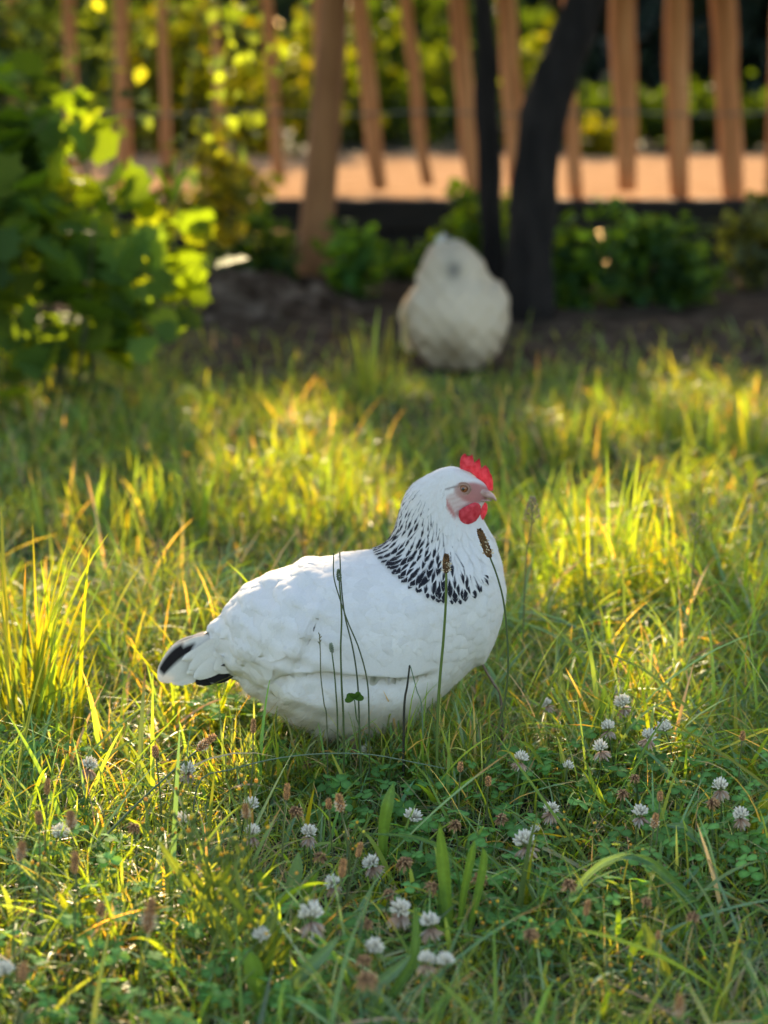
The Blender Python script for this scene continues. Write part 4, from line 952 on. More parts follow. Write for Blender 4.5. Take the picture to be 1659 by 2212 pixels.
# ------------------------------------------------------------------ flower and seed heads, as meshes shared by copies
def frame_from(d):
    d = np.asarray(d, float); d = d/np.linalg.norm(d); a = np.cross(d, [0, 1, 0]) if abs(d[1]) < .9 else np.cross(d, [1, 0, 0]); a /= np.linalg.norm(a); return a, np.cross(d, a), d
def spindle(p, d, L, r, col0, col1, n=5, bend=0.0, up=(0, 0, 1)):
    s = np.array([0, .3, .7, 1.0]); P = np.array([np.asarray(p)+np.asarray(d)*L*t+np.asarray(up)*bend*L*t*t for t in s]); V, F = tube(P, [r*.45, r*.8, r, r*.25], n)
    c = np.array([np.array(col0)*(1-t)+np.array(col1)*t for t in s]); C = np.concatenate([np.repeat(c, n, 0), c[:1], c[-1:]]); return V, F, C
def clover_head(r, R=.0088, skirt=False, faded=False):
    m = MB()
    V, F = ellipsoid((0, 0, 0), (R*.4, R*.4, R*.45), 8, 6); m.add(V, F, (.20, .22, .08) if not faded else (.10, .05, .03))
    n = 40 if not faded else 34
    for k in range(n):
        t = (k+.5)/n; el = math.acos(1-t*(1.15 if not faded else 1.75)); a = k*2.39996+r.normal()*.15; el += r.normal()*.09
        d = np.array([math.sin(el)*math.cos(a), math.sin(el)*math.sin(a), math.cos(el)])
        if faded: m.add(*spindle(d*R*.25, d, R*r.uniform(.6, .95), R*.14, (.10, .05, .03), np.array([.46, .27, .13])*r.uniform(.5, 1.5), 5, -.45))
        else: m.add(*spindle(d*R*.25, d, R*r.uniform(.75, 1.0), R*.155, (.45, .40, .30), np.array([.93, .89, .79])*r.uniform(.85, 1.05), 5, .28))
    return m
def clover_skirt(r, R=.0088):
    m = MB()
    for k in range(20):
        a = k*2.39996; el = r.uniform(1.75, 2.45); d = np.array([math.sin(el)*math.cos(a), math.sin(el)*math.sin(a), math.cos(el)])
        c = np.array([.66, .48, .34])*r.uniform(.6, 1.2); m.add(*spindle(np.array([0, 0, -.0012]), d, R*r.uniform(1.0, 1.5), R*.15, (.30, .16, .10), c if r.random() < .6 else (.68, .60, .52), 5, -.25))
    return m
def plantain_head(r, L=.017, R=.0037, fuzz=True, dk=1.0):
    m = MB(); s = np.linspace(0, 1, 9); P = np.stack([0*s, 0*s, s*L], 1); rad = R*np.sqrt(np.clip(1-(2*s-1)**4, .04, 1))*(1.05-.35*s)
    m.add(*tube(P, rad*.8, 8), (.15, .09, .05)); n = int(L/.017*95)
    for k in range(n):
        t = (k+.5)/n; a = k*2.39996; rr = np.interp(t, s, rad); d = np.array([math.cos(a), math.sin(a), .75]); d /= np.linalg.norm(d); c = np.array([.80, .42, .17])*r.uniform(.35, 1.4)*dk
        m.add(*spindle(np.array([math.cos(a)*rr*.6, math.sin(a)*rr*.6, t*L]), d, .0022, .0007, c*.6, c, 4))
    if fuzz:
        for k in range(26):
            t = r.uniform(.1, .6); a = r.random()*6.28; rr = np.interp(t, s, rad); d = np.array([math.cos(a), math.sin(a), r.uniform(-.2, .5)])
            m.add(*spindle(np.array([math.cos(a)*rr*.8, math.sin(a)*rr*.8, t*L]), d, .0028, .0006, (.6, .5, .35), (.72, .62, .42), 4))
    return m
rf = np.random.default_rng(17)
HEADS = {'white': [clover_head(rf).mesh('clover_flower_head', M['petal']) for _ in range(3)], 'faded': [clover_head(rf, .0078, faded=True).mesh('faded_flower_head', M['seed']) for _ in range(3)],
         'skirt': [clover_skirt(rf).mesh('drooping_florets', M['petal']) for _ in range(3)],
         'plantain': [plantain_head(rf, l, w_, fz).mesh('plantain_seed_head', M['seed']) for l, w_, fz in ((.016, .0040, True), (.013, .0040, False), (.022, .0037, True), (.018, .0036, False))]+[plantain_head(rf, .018, .0036, True, .28).mesh('plantain_seed_head', M['seed'])]}
def set_dir(o, d, spin):
    o.rotation_mode = 'QUATERNION'; o.rotation_quaternion = Vector(d).to_track_quat('Z', 'Y') @ Vector((0, 0, 1)).rotation_difference(Vector((0, 0, 1))); 
    o.rotation_quaternion = o.rotation_quaternion @ __import__('mathutils').Quaternion((0, 0, 1), spin)
def headed(kind, px, py, h, lab, var=0, sc=1.0, skirt=False, foot=None, lean=None, wst=.0009, scol=(.08, .12, .035), Y=None):
    """a stem from the ground to a head that stands where the photograph has it"""
    if Y is not None: tip = at(px, py, Y)
    else:
        h *= {'white': 1.15, 'faded': 1.35, 'plantain': 1.45}[kind]; tip = gnd(px, py, h+float(gheight(np.array(gnd(px, py, h)[0]), np.array(gnd(px, py, h)[1]))))
    if foot is None: base = np.array([tip[0]+rf.normal()*.012, tip[1]+rf.normal()*.012, 0])
    else: base = at(foot[0], foot[1], tip[1]-.01)
    if foot is not None and Y is None: base = gnd(foot[0], foot[1], 0.0)
    base[2] = gz(base[0], base[1])-.004
    nm = {'white': 'clover_flower', 'faded': 'faded_clover_flower', 'plantain': 'plantain_flower'}[kind]
    cat = {'white': 'clover flower', 'faded': 'faded clover flower', 'plantain': 'plantain flower'}[kind]
    grp = {'white': 'white clover flowers in the grass', 'faded': 'faded brown clover heads in the grass', 'plantain': 'brown plantain seed heads on thin stems'}[kind]
    t = empty(nm, base, lab, cat, grp)
    mid = (base+tip)/2+np.array([rf.normal()*.006, rf.normal()*.004, .006]); S = smooth_path([base, mid, tip], 9)
    V, F = tube(S, np.linspace(wst*1.15, wst*.85, 9), 6); part('stem', V, F, M['stem'], t, np.tile(scol, (len(V), 1)))
    d = S[-1]-S[-2]; d = d/np.linalg.norm(d)
    if kind != 'plantain': d = d+np.array([rf.normal()*.3, rf.normal()*.3-.1, .8]); 
    o = mk_obj({'white': 'flower_head', 'faded': 'flower_head', 'plantain': 'seed_head'}[kind], HEADS[kind][var % len(HEADS[kind])], t)
    o.location = tuple(tip-np.array(base)); set_dir(o, d, rf.random()*6.28); o.scale = (sc, sc, sc)
    if skirt:
        o2 = mk_obj('drooping_florets', HEADS['skirt'][var % 3], t); o2.location = tuple(tip-np.array(base)-np.array([0, 0, .0035*sc])); set_dir(o2, d, rf.random()*6.28); o2.scale = (sc*1.05,)*3
    return t
W_ = [(193,1655,.06,1,1.05,'clover flower, white top over wide pink skirt, at the left below the hen tail'),(406,1664,.06,1,1.0,'white clover flower with dark red skirt below the long tilted plantain head'),
 (396,1773,.06,0,1.0,'white clover flower behind the tall budding weed at lower left'),(542,1740,.05,0,.95,'white clover flower close under the orange topped plantain stalk'),(545,1800,.05,1,.95,'white clover flower lower of the pair under the orange topped stalk'),
 (131,1803,.05,0,1.15,'broad loose white clover flower between two plantain heads at the left edge'),(564,2024,.06,0,.95,'white clover flower in the bottom left foreground beside yellow stems'),(10,2100,.06,0,1.0,'soft white clover flower cut by the left edge near the bottom'),
 (792,1621,.035,0,.80,'small white clover flower directly below the middle of the hen'),(890,1768,.05,0,1.15,'broad white clover flower left of the upright middle blade'),(667,1800,.05,1,.95,'white clover flower with sparse skirt left of the broad upright leaf'),
 (803,1866,.05,1,1.0,'white clover flower with rosy skirt at the foot of the broad upright leaf'),(719,1910,.05,1,.95,'white clover flower half hidden in leaves below the sparse skirted one'),
 (672,1978,.07,1,1.35,'largest white clover flower with long drooping skirt in the centre foreground'),(865,1968,.065,1,1.15,'white clover flower right of the largest skirted one in the foreground'),(929,1996,.06,1,1.1,'white clover flower with spread florets beside the tall centre blades'),
 (808,2050,.06,0,1.0,'blurred white clover flower below the foreground pair'),(961,2080,.06,0,.95,'white clover flower lying lowest right of the foreground group'),(921,2076,.06,1,.9,'ragged white clover flower left of the lowest right one'),
 (1346,1520,.06,1,1.15,'highest large white clover flower to the right of the hen'),(1314,1572,.05,1,.95,'clover flower with drooping skirt just under the highest large one'),(1401,1592,.06,1,1.0,'left flower of the touching white clover pair at the right'),
 (1436,1575,.06,0,1.05,'right flower of the touching white clover pair at the right'),(1297,1616,.055,1,1.0,'flat topped white clover flower above the dark clover leaves at the right'),(1125,1640,.055,1,.95,'white clover flower in the sunny patch right of the hen breast'),
 (1226,1657,.04,0,.75,'small white clover flower left of the flat topped one'),(1190,1750,.055,1,.95,'white clover flower with pale skirt midway down the right half'),(1134,1820,.065,1,1.3,'big clover flower with long pink skirt right of centre'),
 (1556,1700,.06,1,1.0,'white and peach clover flower near the right edge'),(1332,1492,.05,0,.7,'small white clover bud above the highest large flower'),(1181,1521,.05,1,.8,'thin white clover flower beside the tall upright blade'),
 (1600,1762,.05,1,.95,'half open pinkish clover flower nearest the right edge'),(1157,1794,.04,0,.6,'tiny white clover bud above the big pink skirted flower'),(1383,1758,.05,1,1.0,'loose peach coloured clover flower amid yellow buds at the right')]
for i, (a, b, h, sk, sc, lab) in enumerate(W_): headed('white', a, b, h, lab, i, sc*.9, bool(sk))
B_ = [(794,2114,.07,1.3,'large faded pinkish clover head in the bottom centre'),(723,1577,.03,.9,'brown clover head touching the underside of the hen body'),(868,1547,.05,1.05,'brown clover head on dark stem under the hen breast'),(588,1528,.05,1.0,'ragged brown clover head behind the hen thigh fluff'),
 (874,1863,.05,1.1,'brown clover head with pale tips right of the broad upright leaf'),(1038,1896,.05,1.05,'dark brown clover head right of the tall centre blades'),(934,1916,.05,.95,'brown clover head left of the tall centre blades'),(841,1930,.04,.9,'deep brown clover head low under the broad upright leaf'),
 (787,1992,.05,1.0,'olive brown clover head between the foreground white flowers'),(983,1781,.045,.95,'round brown clover head above the tall centre blades'),(639,1752,.05,1.0,'grey brown clover head left of the twin plantain heads'),(692,1850,.045,.9,'pinkish brown clover head below the twin plantain heads'),
 (785,2072,.05,.9,'half brown clover head with one white floret near the bottom'),(663,1650,.03,.8,'small pink clover head left below the hen belly'),(1345,1714,.045,.95,'reddish brown clover head below the flat topped white one'),(1372,1680,.045,.8,'dark brown clover head under the touching white pair'),
 (1539,1734,.05,.95,'brown clover head tucked against the white and peach flower'),(1081,1768,.04,.95,'dark red clover head left of the pale skirted white flower'),(1230,1910,.05,1.0,'brown clover head in open grass right of centre'),(1146,2018,.055,1.0,'brown clover head at the lower right of the centre blades'),
 (1496,1979,.05,.85,'pale brown clover head in long grass at lower right'),(290,1787,.05,.9,'dark brown clover head amid leaves at lower left'),(1396,1947,.045,.8,'greyish clover head over the folded blade at lower right')]
for i, (a, b, h, sc, lab) in enumerate(B_): headed('faded', a, b, h, lab, i, sc)
# px, py of the foot of the head, height, variant, scale, label
Pn_ = [(84,1782,.08,1,1.0,'short brown plantain head third from the left edge'),(102,1716,.09,3,.9,'dark green slim plantain head at the far left'),(155,1790,.09,0,1.1,'pale plantain head ringed with cream anthers at lower left'),
 (162,1886,.09,3,1.1,'rusty plantain head in front of the long tilted stem'),(44,1858,.09,0,1.05,'fuzzy plantain head nearest the left edge'),(216,1980,.08,1,1.0,'brown plantain head above the bright yellow leaves'),
 (319,2015,.10,2,1.35,'largest rusty brown plantain head in the left foreground'),(337,1638,.07,1,1.0,'plantain head between tail and long tilted stem'),(533,1768,.09,0,.9,'plantain head with orange petals left of centre'),
 (47,2120,.09,1,1.1,'blurred pale pink plantain head in the bottom left corner'),(547,1585,.07,3,.9,'slim brown plantain head on the sunny left side of the hen belly'),(618,1728,.08,3,.9,'narrow olive plantain head leftmost of the centre three'),
 (711,1748,.07,1,.85,'left smaller head of the twin brown plantain heads'),(738,1754,.08,0,1.15,'right orange brown head of the twin plantain heads'),(738,1896,.08,3,.95,'slim rusty plantain head left of the rosy skirted clover'),(994,1668,.05,1,.85,'short plantain head in straw right of the hen breast'),
 (1054,1698,.06,1,.9,'light brown plantain head left of the sunny patch'),(772,1852,.06,3,.8,'yellowish plantain head beside the broad upright leaf'),(1603,1600,.07,1,.85,'plantain head on tall thin stem near the right edge'),
 (1425,1732,.06,1,.8,'small brown plantain head beside the peach clover flower'),(1412,1790,.05,0,.95,'tilted grey plantain head below the peach clover flower'),(1265,1978,.06,3,.85,'brown plantain head with yellow tip at lower right'),
 (1466,2200,.08,2,1.0,'dark brown plantain head at the bottom edge right'),(1420,2030,.05,1,.6,'tiny plantain bud over the folded blade')]
for i, (a, b, h, v, sc, lab) in enumerate(Pn_): headed('plantain', a, b, h, lab, v, sc, scol=(.10, .12, .04))

def stalk(name, pts, Y, rad, lab, cat, col=(.07, .10, .03), Ys=None, grp=None):
    """stem through photo points near depth Y, ending in the ground"""
    P = [at(a, b, Y if Ys is None else Ys[i]) for i, (a, b) in enumerate(pts)]
    e = P[-1].copy(); e[:2] += (P[-1]-P[-2])[:2]*.3; e[2] = gz(e[0], e[1])-.005; P.append(e)
    t = empty(name, e, lab, cat, grp); S = smooth_path(P, 26); V, F = tube(S, np.linspace(rad*.8, rad*1.15, 26), 6); part('stem', V, F, M['stem'], t, np.tile(col, (len(V), 1))); return t, S
def add_head(t, S, kind, var, sc, name='seed_head', up=None):
    o = mk_obj(name, HEADS[kind][var], t); o.location = tuple(S[0]-world_loc(t)); d = S[0]-S[1]; set_dir(o, d if up is None else up, rf.random()*6); o.scale = (sc, sc, sc) if np.isscalar(sc) else sc
GP = 'brown plantain seed heads on thin stems'
t, S = stalk('plantain_flower', [(964,1238),(963,1300),(958,1380),(950,1470),(945,1560)], 2.335, .0016, 'plantain head with cream anthers on thick green stem before the hen breast', 'plantain flower', (.10, .15, .03), grp=GP); add_head(t, S, 'plantain', 4, 1.15)
t, S = stalk('plantain_flower', [(1059,1205),(1074,1245),(1088,1300),(1096,1380),(1097,1460),(1085,1540),(1062,1620),(1030,1710)], 2.33, .0012, 'long dark brown plantain head leaning across the hen breast front edge', 'plantain flower', (.07, .10, .03), Ys=[2.33]*8, grp=GP)
add_head(t, S, 'plantain', 4, (1.2, 1.2, 1.85))
t, S = stalk('plantain_flower', [(425,1622),(380,1660),(330,1705),(280,1752),(220,1815),(160,1880),(110,1960)], 2.2, .0013, 'long rusty plantain head on a stem tilted far over under the tail', 'plantain flower', (.09, .13, .06), Ys=[2.22,2.21,2.19,2.17,2.14,2.1,2.04], grp=GP)
add_head(t, S, 'plantain', 2, 1.15)
GS = 'thin green stems standing before the white hen'
def small_head(t, S, L=.013, R=.0028, col=(.14, .17, .10)):
    m = MB()
    for k in range(46):
        tt_ = k/46; a = k*2.4; rr = R*math.sin(math.pi*min(1, tt_*.85+.15)); p = S[0]+(S[0]-S[1])/np.linalg.norm(S[0]-S[1])*L*tt_; d = np.array([math.cos(a), math.sin(a), 1.1]); d /= np.linalg.norm(d)
        m.add(*spindle(p+np.array([math.cos(a), math.sin(a), 0])*rr*.5, d, .0024, .0008, np.array(col)*.7, np.array(col)*1.3, 4))
    m.part('flower_spike', M['seed'], t)
t, S = stalk('meadow_grass', [(733,1256),(738,1330),(736,1400),(738,1480),(742,1560)], 2.36, .0011, 'thin stem with a pointed green bud over the middle of the hen', 'grass stalk', grp=GS); small_head(t, S)
t, S = stalk('meadow_grass', [(734,1193),(737,1260),(745,1330),(762,1400),(772,1470),(776,1560)], 2.365, .0009, 'thin straight dark stem rising highest against the hen back', 'grass stalk', (.05, .07, .03), grp=GS)
t, S = stalk('meadow_grass', [(721,1195),(721,1245),(733,1290),(752,1345),(775,1400),(793,1470),(797,1550)], 2.355, .0008, 'thin stem crossing the others in front of the hen wing', 'grass stalk', (.06, .08, .03), grp=GS)
t, S = stalk('meadow_grass', [(717,1410),(722,1450),(726,1500),(729,1560)], 2.35, .0009, 'short stem with small pale green head below the wing line', 'grass stalk', grp=GS); small_head(t, S, .010, .0022, (.22, .25, .18))
t, S = stalk('meadow_grass', [(690,1372),(692,1410),(693,1460),(700,1520),(706,1560)], 2.355, .0007, 'very fine stem with tiny seeds left of the others before the hen', 'grass stalk', (.10, .11, .05), grp=GS)
m = MB()
for q in range(7): p = S[0]*(1-q/12)+S[6]*(q/12); m.add(*spindle(p, (rf.normal()*.5, 0, 1), .0035, .0007, (.16, .15, .08), (.22, .2, .1), 4))
m.part('seed', M['seed'], t)
t, S = stalk('meadow_grass', [(885,1437),(880,1480),(873,1535)], 2.36, .0013, 'short dark upright stem under the hen breast', 'grass stalk', (.03, .03, .02), grp=GS)
t, S = stalk('meadow_grass', [(887,1440),(900,1490),(912,1540)], 2.37, .0007, 'short pale stem joined to the tip of the dark one', 'grass stalk', (.13, .2, .12), grp=GS)
t, S = stalk('clover_sprig', [(766,1512),(770,1550),(778,1590)], 2.33, .0009, 'single dark green clover leaf standing in front of the hen belly', 'clover leaf', (.06, .10, .03))
for k, (ax_, az_) in enumerate(((-1.0, -.2), (.0, .15), (1.0, .45))):
    m = MB(); L = np.concatenate([HE, [[.5, 0]]]); d = np.array([ax_*.75, -.3, .45+az_*.5]); d /= np.linalg.norm(d); b = np.cross(d, [0, -1, .2]); b /= np.linalg.norm(b); n_ = np.cross(d, b)
    V = S[0]+.0125*(L[:, :1]*d+L[:, 1:]*b+(.22*np.abs(L[:, 1:])-.1*L[:, :1]**2)*n_); k_ = np.arange(12); m.add(V, np.stack([k_, (k_+1) % 12, np.full(12, 12)], 1), (.035, .085, .025)); m.part('leaflet', M['clover'], t)
# dry woody twig and a long fine stem lying across the foreground
t, S = stalk('dry_twig', [(1032,1412),(1050,1450),(1068,1480),(1082,1510)], 2.5, .0016, 'thin brown dry twig leaning by the hen breast', 'twig', (.16, .11, .08))
t, S = stalk('meadow_grass', [(960,1660),(900,1648),(800,1630),(700,1628),(600,1638),(500,1662),(430,1690)], 2.27, .0008, 'long fine stem arching low across the grass under the hen', 'grass stalk', (.12, .17, .10))
# feathery grass panicle right of the hen
def panicle(px, py, foot_, Y, hgt, lab, col=(.34, .27, .17), n=60):
    t, S = stalk('grass_panicle', [(px, py), ((px*2+foot_[0])/3+4, (py*2+foot_[1])/3), foot_], Y, .0009, lab, 'seeding grass', (.14, .15, .06), grp='seeding grass heads'); m = MB()
    for k in range(n):
        q = k/n*.36; i = int(q*25); p = S[i]; a = k*2.4; sp_ = .009*(q/.36)+.002; e = p+np.array([math.cos(a)*sp_, math.sin(a)*sp_, .004]); m.add(*spindle(e, (math.cos(a)*.3, math.sin(a)*.3, .9), .0042, .0010, np.array(col)*.8, np.array(col)*rf.uniform(.8, 1.4), 4))
        m.add(*tube([p, e], .0002, 3), (.15, .14, .07))
    m.part('spikelets', M['seed'], t)
panicle(1150, 1085, (1135, 1230), 2.75, .1, 'pale seeding grass head right of the hen beak')
panicle(1500, 1120, (1490, 1300), 2.9, .1, 'pale seeding grass head in the tall grass at the right', n=40)
panicle(600, 1270, (618, 1400), 2.75, .1, 'pinkish seeding grass head behind the hen back left', (.25, .19, .10), 26)
panicle(345, 1175, (352, 1330), 2.9, .1, 'dry brown seeding grass head left behind the tail', (.26, .17, .10), 26)

# broad blades and plantain leaves that stand out
def ribbon(P, wd, n=14, col=(.07, .13, .03), fold=.18, flat=None):
    C = smooth_path(P, n); T = np.gradient(C, axis=0); T /= np.linalg.norm(T, axis=1)[:, None]; s = np.linspace(0, 1, n)
    v = np.array([0, -1, .35]) if flat is None else np.asarray(flat, float); sd = np.cross(T, v); sd /= np.linalg.norm(sd, axis=1)[:, None]; nn = np.cross(sd, T)
    wp = wd*np.where(s < .55, .38+.62*np.sin(s/.55*math.pi/2), np.cos((s-.55)/.45*math.pi/2)**.75+.02); ws = np.array([-1, -.66, -.33, 0, .33, .66, 1]); V = []
    for i in range(n):
        for q in ws: V.append(C[i]+sd[i]*q*wp[i]/2+nn[i]*(abs(q)*fold*wp[i]+(.0004 if abs(abs(q)-.66) < .1 else 0)))
    i, j = np.meshgrid(np.arange(n-1), np.arange(6), indexing='ij'); i = i.ravel(); j = j.ravel(); c = np.tile(col, (n*7, 1))*np.tile(np.array([1, .9, 1.05, 1.25, 1.05, .9, 1])[:, None], (n, 1))
    return np.array(V), np.stack([i*7+j, i*7+j+1, (i+1)*7+j+1, (i+1)*7+j], 1), c
M['plantleaf'] = leafmat('plantain_leaf', .42, (1.9, 1.45, .3), .45, .35, noise=.12, nscale=260)
def leafset(name, lab, cat, ls, grp=None):
    """ls: (foot px, [photo points to the tip], width m, colour)"""
    b0 = gnd(*ls[0][0]); t = empty(name, (b0[0], b0[1], gz(b0[0], b0[1])), lab, cat, grp)
    for ft, pts, wd, c in ls:
        b = gnd(*ft); b[2] = gz(b[0], b[1])-.004; P = [b]+[at(p[0], p[1], b[1]+(p[2] if len(p) > 2 else 0)) for p in pts]
        V, F, C = ribbon(P, wd, col=c); part('leaf', V, F, M['plantleaf'], t, C)
G1, G2, G3, GY = (.10, .20, .035), (.07, .155, .05), (.11, .21, .12), (.19, .25, .02)
GL = 'broad upright leaves in the lawn'
leafset('plantain', 'single broad upright leaf standing just left of centre under the hen', 'plantain', [((826,1885), [(828,1800),(838,1735),(851,1690,.01)], .0125, G1)], GL)
leafset('plantain', 'tall pair of broad blades standing at the centre right foreground', 'plantain', [((975,2030), [(963,1930),(955,1850),(950,1778)], .0125, G1),((985,2020), [(1002,1930),(1018,1850),(1025,1815)], .008, G1),((975,2025), [(955,1960),(952,1900)], .007, G2),((1000,2030), [(1030,1940),(1045,1860),(1043,1830)], .008, G1)], GL)
leafset('plantain', 'ribbed oval leaf leaning left in the foreground below the brown clover', 'plantain', [((615,1990), [(590,1960),(565,1900),(562,1882)], .020, G1),((610,1990), [(628,1930),(640,1880),(645,1840)], .014, G3),((630,1990), [(660,1930),(690,1880)], .009, G1)], GL)
leafset('plantain', 'leaf arching right below the rosy skirted clover', 'plantain', [((770,1930), [(790,1925),(820,1935),(842,1958)], .013, G1)], GL)
leafset('plantain', 'upright leaf left of the pale anthered plantain head', 'plantain', [((185,1800), [(170,1760),(155,1715),(150,1700)], .011, G1),((180,1800), [(196,1755),(206,1735)], .007, G3)], GL)
leafset('grass_clump', 'blurred broad blades crossing the bottom left foreground', 'grass clump', [((600,2200), [(640,2120),(690,2070),(735,2020)], .012, G3),((590,2212), [(560,2140),(545,2080),(540,2055)], .016, G1),((700,2212), [(770,2160),(850,2100),(890,2060)], .010, G3),((800,2200), [(860,2130),(895,2060),(898,1950)], .010, G2)])
leafset('folded_grass_blade', 'broad grass blade folded sharply down at the lower right', 'grass blade', [((1350,2100), [(1365,2060),(1380,2030),(1394,1996)], .0085, G1)])
b = gnd(1350,2100); V, F, C = ribbon([at(1389,1994,b[1]), at(1405,2030,b[1]-.01), at(1430,2080,b[1]-.02), at(1455,2150,b[1]-.03)], .012, col=GY); part('leaf', V, F, M['plantleaf'], bpy.data.objects['folded_grass_blade'], C)
leafset('plantain', 'tall narrow blade standing beside the highest white clover', 'plantain', [((1286,1650), [(1294,1570),(1303,1510),(1306,1478)], .0085, G1),((1330,1600), [(1345,1520),(1362,1440),(1368,1415)], .006, G1)], GL)
leafset('plantain', 'tall grey green blade right of the hen breast', 'plantain', [((1225,1640), [(1218,1560),(1212,1480),(1208,1425)], .009, (.06, .11, .05))], GL)
leafset('plantain', 'sunlit yellow green blade at the right edge', 'plantain', [((1610,1850), [(1625,1790),(1650,1740),(1668,1700)], .012, GY)], GL)
leafset('plantain', 'bright blade standing under the tail in the sun', 'plantain', [((292,1715), [(290,1680),(287,1640),(284,1610)], .006, GY),((300,1740), [(278,1700),(268,1670)], .005, GY)], GL)
leafset('grass_clump', 'sunlit blades growing close under the hen tail', 'grass clump', [((415,1600), [(408,1550),(404,1510),(400,1478)], .006, GY),((465,1590), [(468,1540),(474,1490)], .006, GY),((380,1600), [(370,1560),(362,1530)], .007, GY),((470,1560), [(474,1500),(472,1460),(470,1436)], .005, G1),((440,1595), [(436,1560),(428,1520)], .004, GY),((345,1590), [(352,1540),(340,1500)], .004, GY)])
leafset('grass_clump', 'long arching blades sweeping right across the lower right lawn', 'grass clump', [((1620,1900), [(1540,1840),(1480,1790),(1436,1782)], .009, G3),((1560,2000), [(1480,1930),(1400,1860),(1340,1850)], .009, G2),((1180,2000), [(1260,1900),(1340,1850),(1420,1870)], .007, G3),((1130,1760), [(1110,1830),(1060,1826)], .006, GY),((1330,1810), [(1310,1750),(1280,1690),(1266,1640)], .004, G1),
    ((1000,1960), [(980,1860),(900,1810),(780,1800)], .004, G2)])
leafset('yellow_leaf_weed', 'glowing yellow rounded leaves low in the left foreground', 'weed', [((200,2060), [(170,1995),(150,1970),(125,1925)], .010, GY),((200,2060), [(200,2000),(180,1960),(165,1950)], .016, GY),((205,2060), [(235,2020),(262,2005)], .014, GY),((205,2065), [(215,2060),(205,2030),(190,2045)], .014, GY),((205,2060), [(190,2040),(175,2020)], .013, GY),((210,2065), [(240,2050),(262,2070)], .010, GY)])

# tufts of taller grass
def tuft(px, py, hpx, n, spread, lab, wts, W=.005, lean=.14):
    b = gnd(px, py); t = empty('grass_tuft', (b[0], b[1], gz(b[0], b[1])), lab, 'grass tuft', 'tufts of taller grass'); H = at(px, py-hpx, b[1])[2]
    x = b[0]+rg.normal(size=n)*spread; y = b[1]+rg.normal(size=n)*spread*.8; dx = (x-b[0])/spread
    V, F, C = blades(x, y, H*rg.uniform(.55, 1.12, n), W*rg.uniform(.6, 1.3, n), np.where(dx > 0, 0, math.pi)+rg.normal(size=n)*.9, np.abs(rg.normal(lean, .10, n)), np.abs(rg.normal(.35, .25, n)), pick(n, wts), 8, rg.normal(size=n)*.5, 3)
    part('blades', V, F, M['grass'], t, C)
WY = {'y': 4, 'g': 4}
tuft(50, 1590, 520, 46, .022, 'tall sunlit grass tuft at the left edge beside the tail', WY, .0062)
tuft(112, 1600, 330, 24, .02, 'lower grass tuft right of the tall one at the left edge', WY)
tuft(800, 880, 200, 26, .03, 'bright upright grass tuft left below the blurred hen', WY, .008, .08)
tuft(1290, 1330, 330, 60, .05, 'tall yellow grass tuft right of the hen head', WY, .0055)
tuft(1470, 1320, 300, 60, .06, 'broad sunlit grass tuft second from the right edge', WY, .0055)
tuft(1200, 1000, 130, 40, .05, 'low yellow grass tuft behind the hen head right', WY, .006)
tuft(1610, 1010, 180, 60, .06, 'yellow grass tuft at the right edge before the bare bed', WY, .007)
tuft(1440, 960, 150, 50, .055, 'yellow grass tuft between the two right hand tufts', WY, .007)
tuft(700, 1130, 180, 50, .06, 'yellow green grass tuft above the hen back', WY, .006)
tuft(430, 1150, 200, 50, .06, 'yellow green grass tuft above the tail', WY, .006)
tuft(1120, 1180, 200, 40, .05, 'green grass tuft close right of the hen beak', {'g': 4, 'b': 2}, .005, .3)
tuft(1560, 1350, 240, 60, .07, 'dark green lush tuft at the right edge beside the sunny ones', {'g': 4, 'b': 2}, .0055, .35)
tuft(190, 1180, 180, 40, .06, 'grass tuft left of the one above the tail', WY, .006)

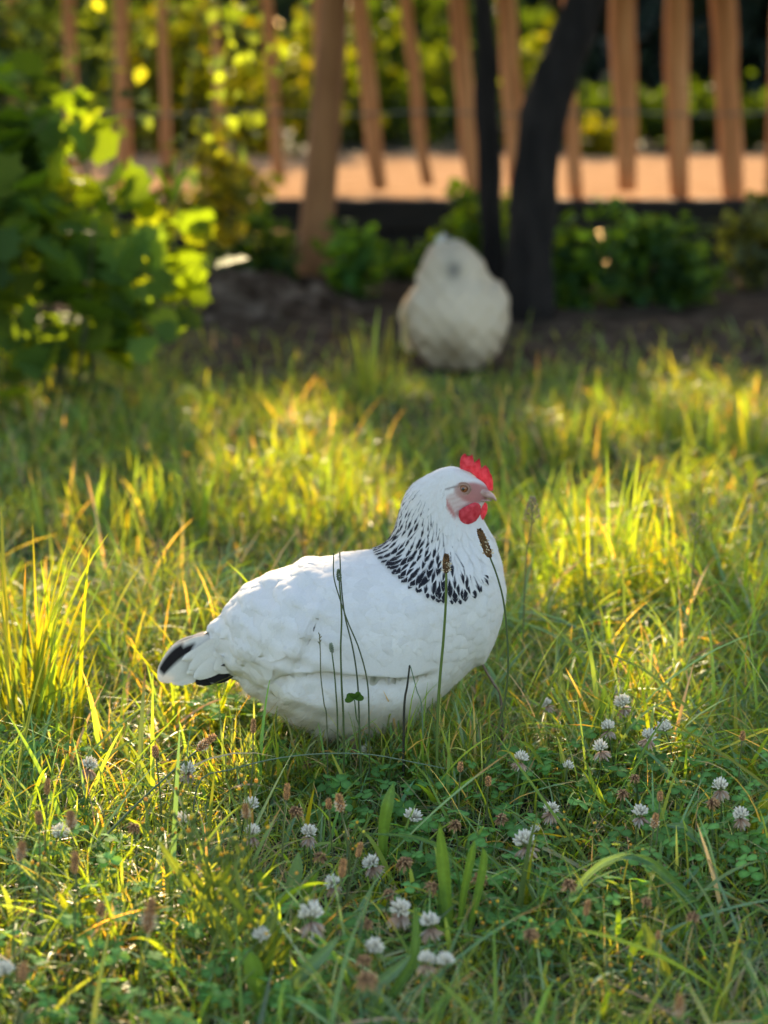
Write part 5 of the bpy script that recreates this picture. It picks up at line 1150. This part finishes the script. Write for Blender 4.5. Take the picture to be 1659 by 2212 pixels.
# branching weeds with small orange yellow buds
BUD = []
for c in ((.80, .48, .04), (.78, .66, .08), (.75, .36, .04)):
    m = MB(); V, F = tube([(0, 0, 0), (0, 0, .002), (0, 0, .005), (0, 0, .0064)], [.0008, .0017, .0015, .0013], 7); m.add(V, F, (.14, .19, .05)); V, F = tube([(0, 0, .0055), (0, 0, .0078), (0, 0, .0088)], [.0012, .0016, .0008], 7); m.add(V, F, c); BUD.append(m.mesh('flower_bud', M['petal']))
def weed(foot_, tops, Y, lab, sc=1.0, col=(.16, .22, .04), n_fill=0):
    b = at(foot_[0], foot_[1], Y); b[2] = gz(b[0], b[1])-.004; t = empty('budding_weed', b, lab, 'weed', 'branching weeds with small yellow buds'); m = MB()
    tops = [at(a, b_, Y+rf.normal()*.02) for a, b_ in tops]
    cen = np.mean(tops, 0); fork = b+(cen-b)*.45
    ends = []
    for q in tops:
        S = smooth_path([b, fork+rf.normal(size=3)*[.004, .004, .01], (fork+q)/2+[0, 0, -.006]+rf.normal(size=3)*.004, q], 12); m.add(*tube(S, np.linspace(.0011, .0006, 12)*sc, 5), col); ends.append((q, S[-1]-S[-2]))
        for k in range(rf.integers(1, 3)+n_fill):
            i = rf.integers(5, 11); e = S[i]+np.array([rf.normal()*.009, rf.normal()*.008, rf.uniform(.008, .02)])*sc; m.add(*tube(smooth_path([S[i], (S[i]+e)/2+np.array([rf.normal()*.002, 0, -.002]), e], 5), .0005*sc, 4), col); ends.append((e, e-S[i]))
    m.part('stem', M['stem'], t)
    if sc > 1.5:
        for k in range(16):
            i = rf.integers(0, len(tops)); q = b+(tops[i]-b)*rf.uniform(.1, .8)+rf.normal(size=3)*[.008, .008, 0]; a = rf.random()*6.28; L_ = rf.uniform(.03, .06)
            V, F, C = ribbon([q, q+np.array([math.cos(a)*L_*.4, math.sin(a)*L_*.4, L_*.5]), q+np.array([math.cos(a)*L_*.7, math.sin(a)*L_*.7, L_*.95])], rf.uniform(.004, .008), 8, (.12, .18, .03)); part('leaf', V, F, M['plantleaf'], t, C)
    for e, d in ends:
        o = mk_obj('bud', BUD[rf.integers(0, 3)], t); o.location = tuple(e-b); set_dir(o, d+np.array([0, 0, .01]), 0); s_ = min(sc, 1.1)*rf.uniform(.8, 1.25); o.scale = (s_,)*3
WD = [((480,2250),[(420,1780),(450,1830),(500,1790),(520,1850),(395,1830),(540,1900),(380,1900)],1.93,'tallest branching yellow green weed in the left foreground',1.7,3),((560,2260),[(580,1950),(610,2010),(545,2000),(480,1960)],1.86,'blurred yellow weed right of the tallest one',1.6,2),
 ((330,1960),[(325,1735),(316,1745),(300,1760)],2.05,'weed with a closed orange bud pair left of centre',1.0,0),((110,2030),[(109,1838),(95,1862),(72,1880)],2.0,'weed with green pods at the left edge',1.1,0),((410,1900),[(402,1655),(412,1690),(395,1720)],2.1,'slim weed rising to the skirted clover below the tail',.9,1),
 ((530,1900),[(524,1690),(530,1710)],2.1,'weed with the brightest orange bud left of centre',1.1,0),((1450,1830),[(1446,1700),(1470,1698),(1483,1740),(1440,1745),(1506,1690)],2.25,'fine weed with five yellow buds at the right',.9,1),((1500,1880),[(1520,1760),(1495,1800),(1470,1810)],2.2,'fine weed below the five budded one at the right',.9,1),
 ((1250,1960),[(1252,1850),(1285,1790),(1220,1780)],2.15,'fine weed with upright buds right of the pink skirted clover',.9,1),((1400,1980),[(1394,1852),(1360,1880)],2.1,'fine weed with one tall orange bud at lower right',.9,1),((1365,2290),[(1363,2180),(1405,2115),(1320,2100)],1.83,'orange budded weed at the bottom right',1.0,2),
 ((1245,2290),[(1241,2162),(1215,2050),(1290,2140)],1.83,'orange budded weed at the bottom right of centre',1.0,2),((880,2290),[(830,2200),(720,2140),(710,2160),(870,2190)],1.81,'yellow budded weed at the bottom centre',1.0,2),((640,2290),[(590,2150),(650,2130),(700,2060)],1.84,'yellow budded weed at the bottom left of centre',1.0,2),
 ((1060,2180),[(1040,2000),(1075,1960),(1090,2030)],1.95,'budded weed standing right of the tall centre blades',.95,2),((760,1960),[(785,1810),(770,1790),(745,1810)],2.12,'budded weed behind the broad upright leaf',.9,1),((250,2290),[(180,2180),(260,2160),(90,2150)],1.83,'orange budded weed in the bottom left corner',1.0,2),
 ((1130,2230),[(1160,2080),(1180,2010),(1120,2060)],1.9,'budded weed at the lower right of centre',.95,1),((950,2260),[(1000,2130),(930,2160)],1.84,'small budded weed at the bottom centre right',.95,1),((1560,2250),[(1540,2100),(1600,2050),(1580,2130)],1.88,'budded weed in the lower right corner',.95,2)]
for f_, tps, Yw_, lab, sc, nf in WD: weed(f_, tps, Yw_, lab, sc, n_fill=nf)
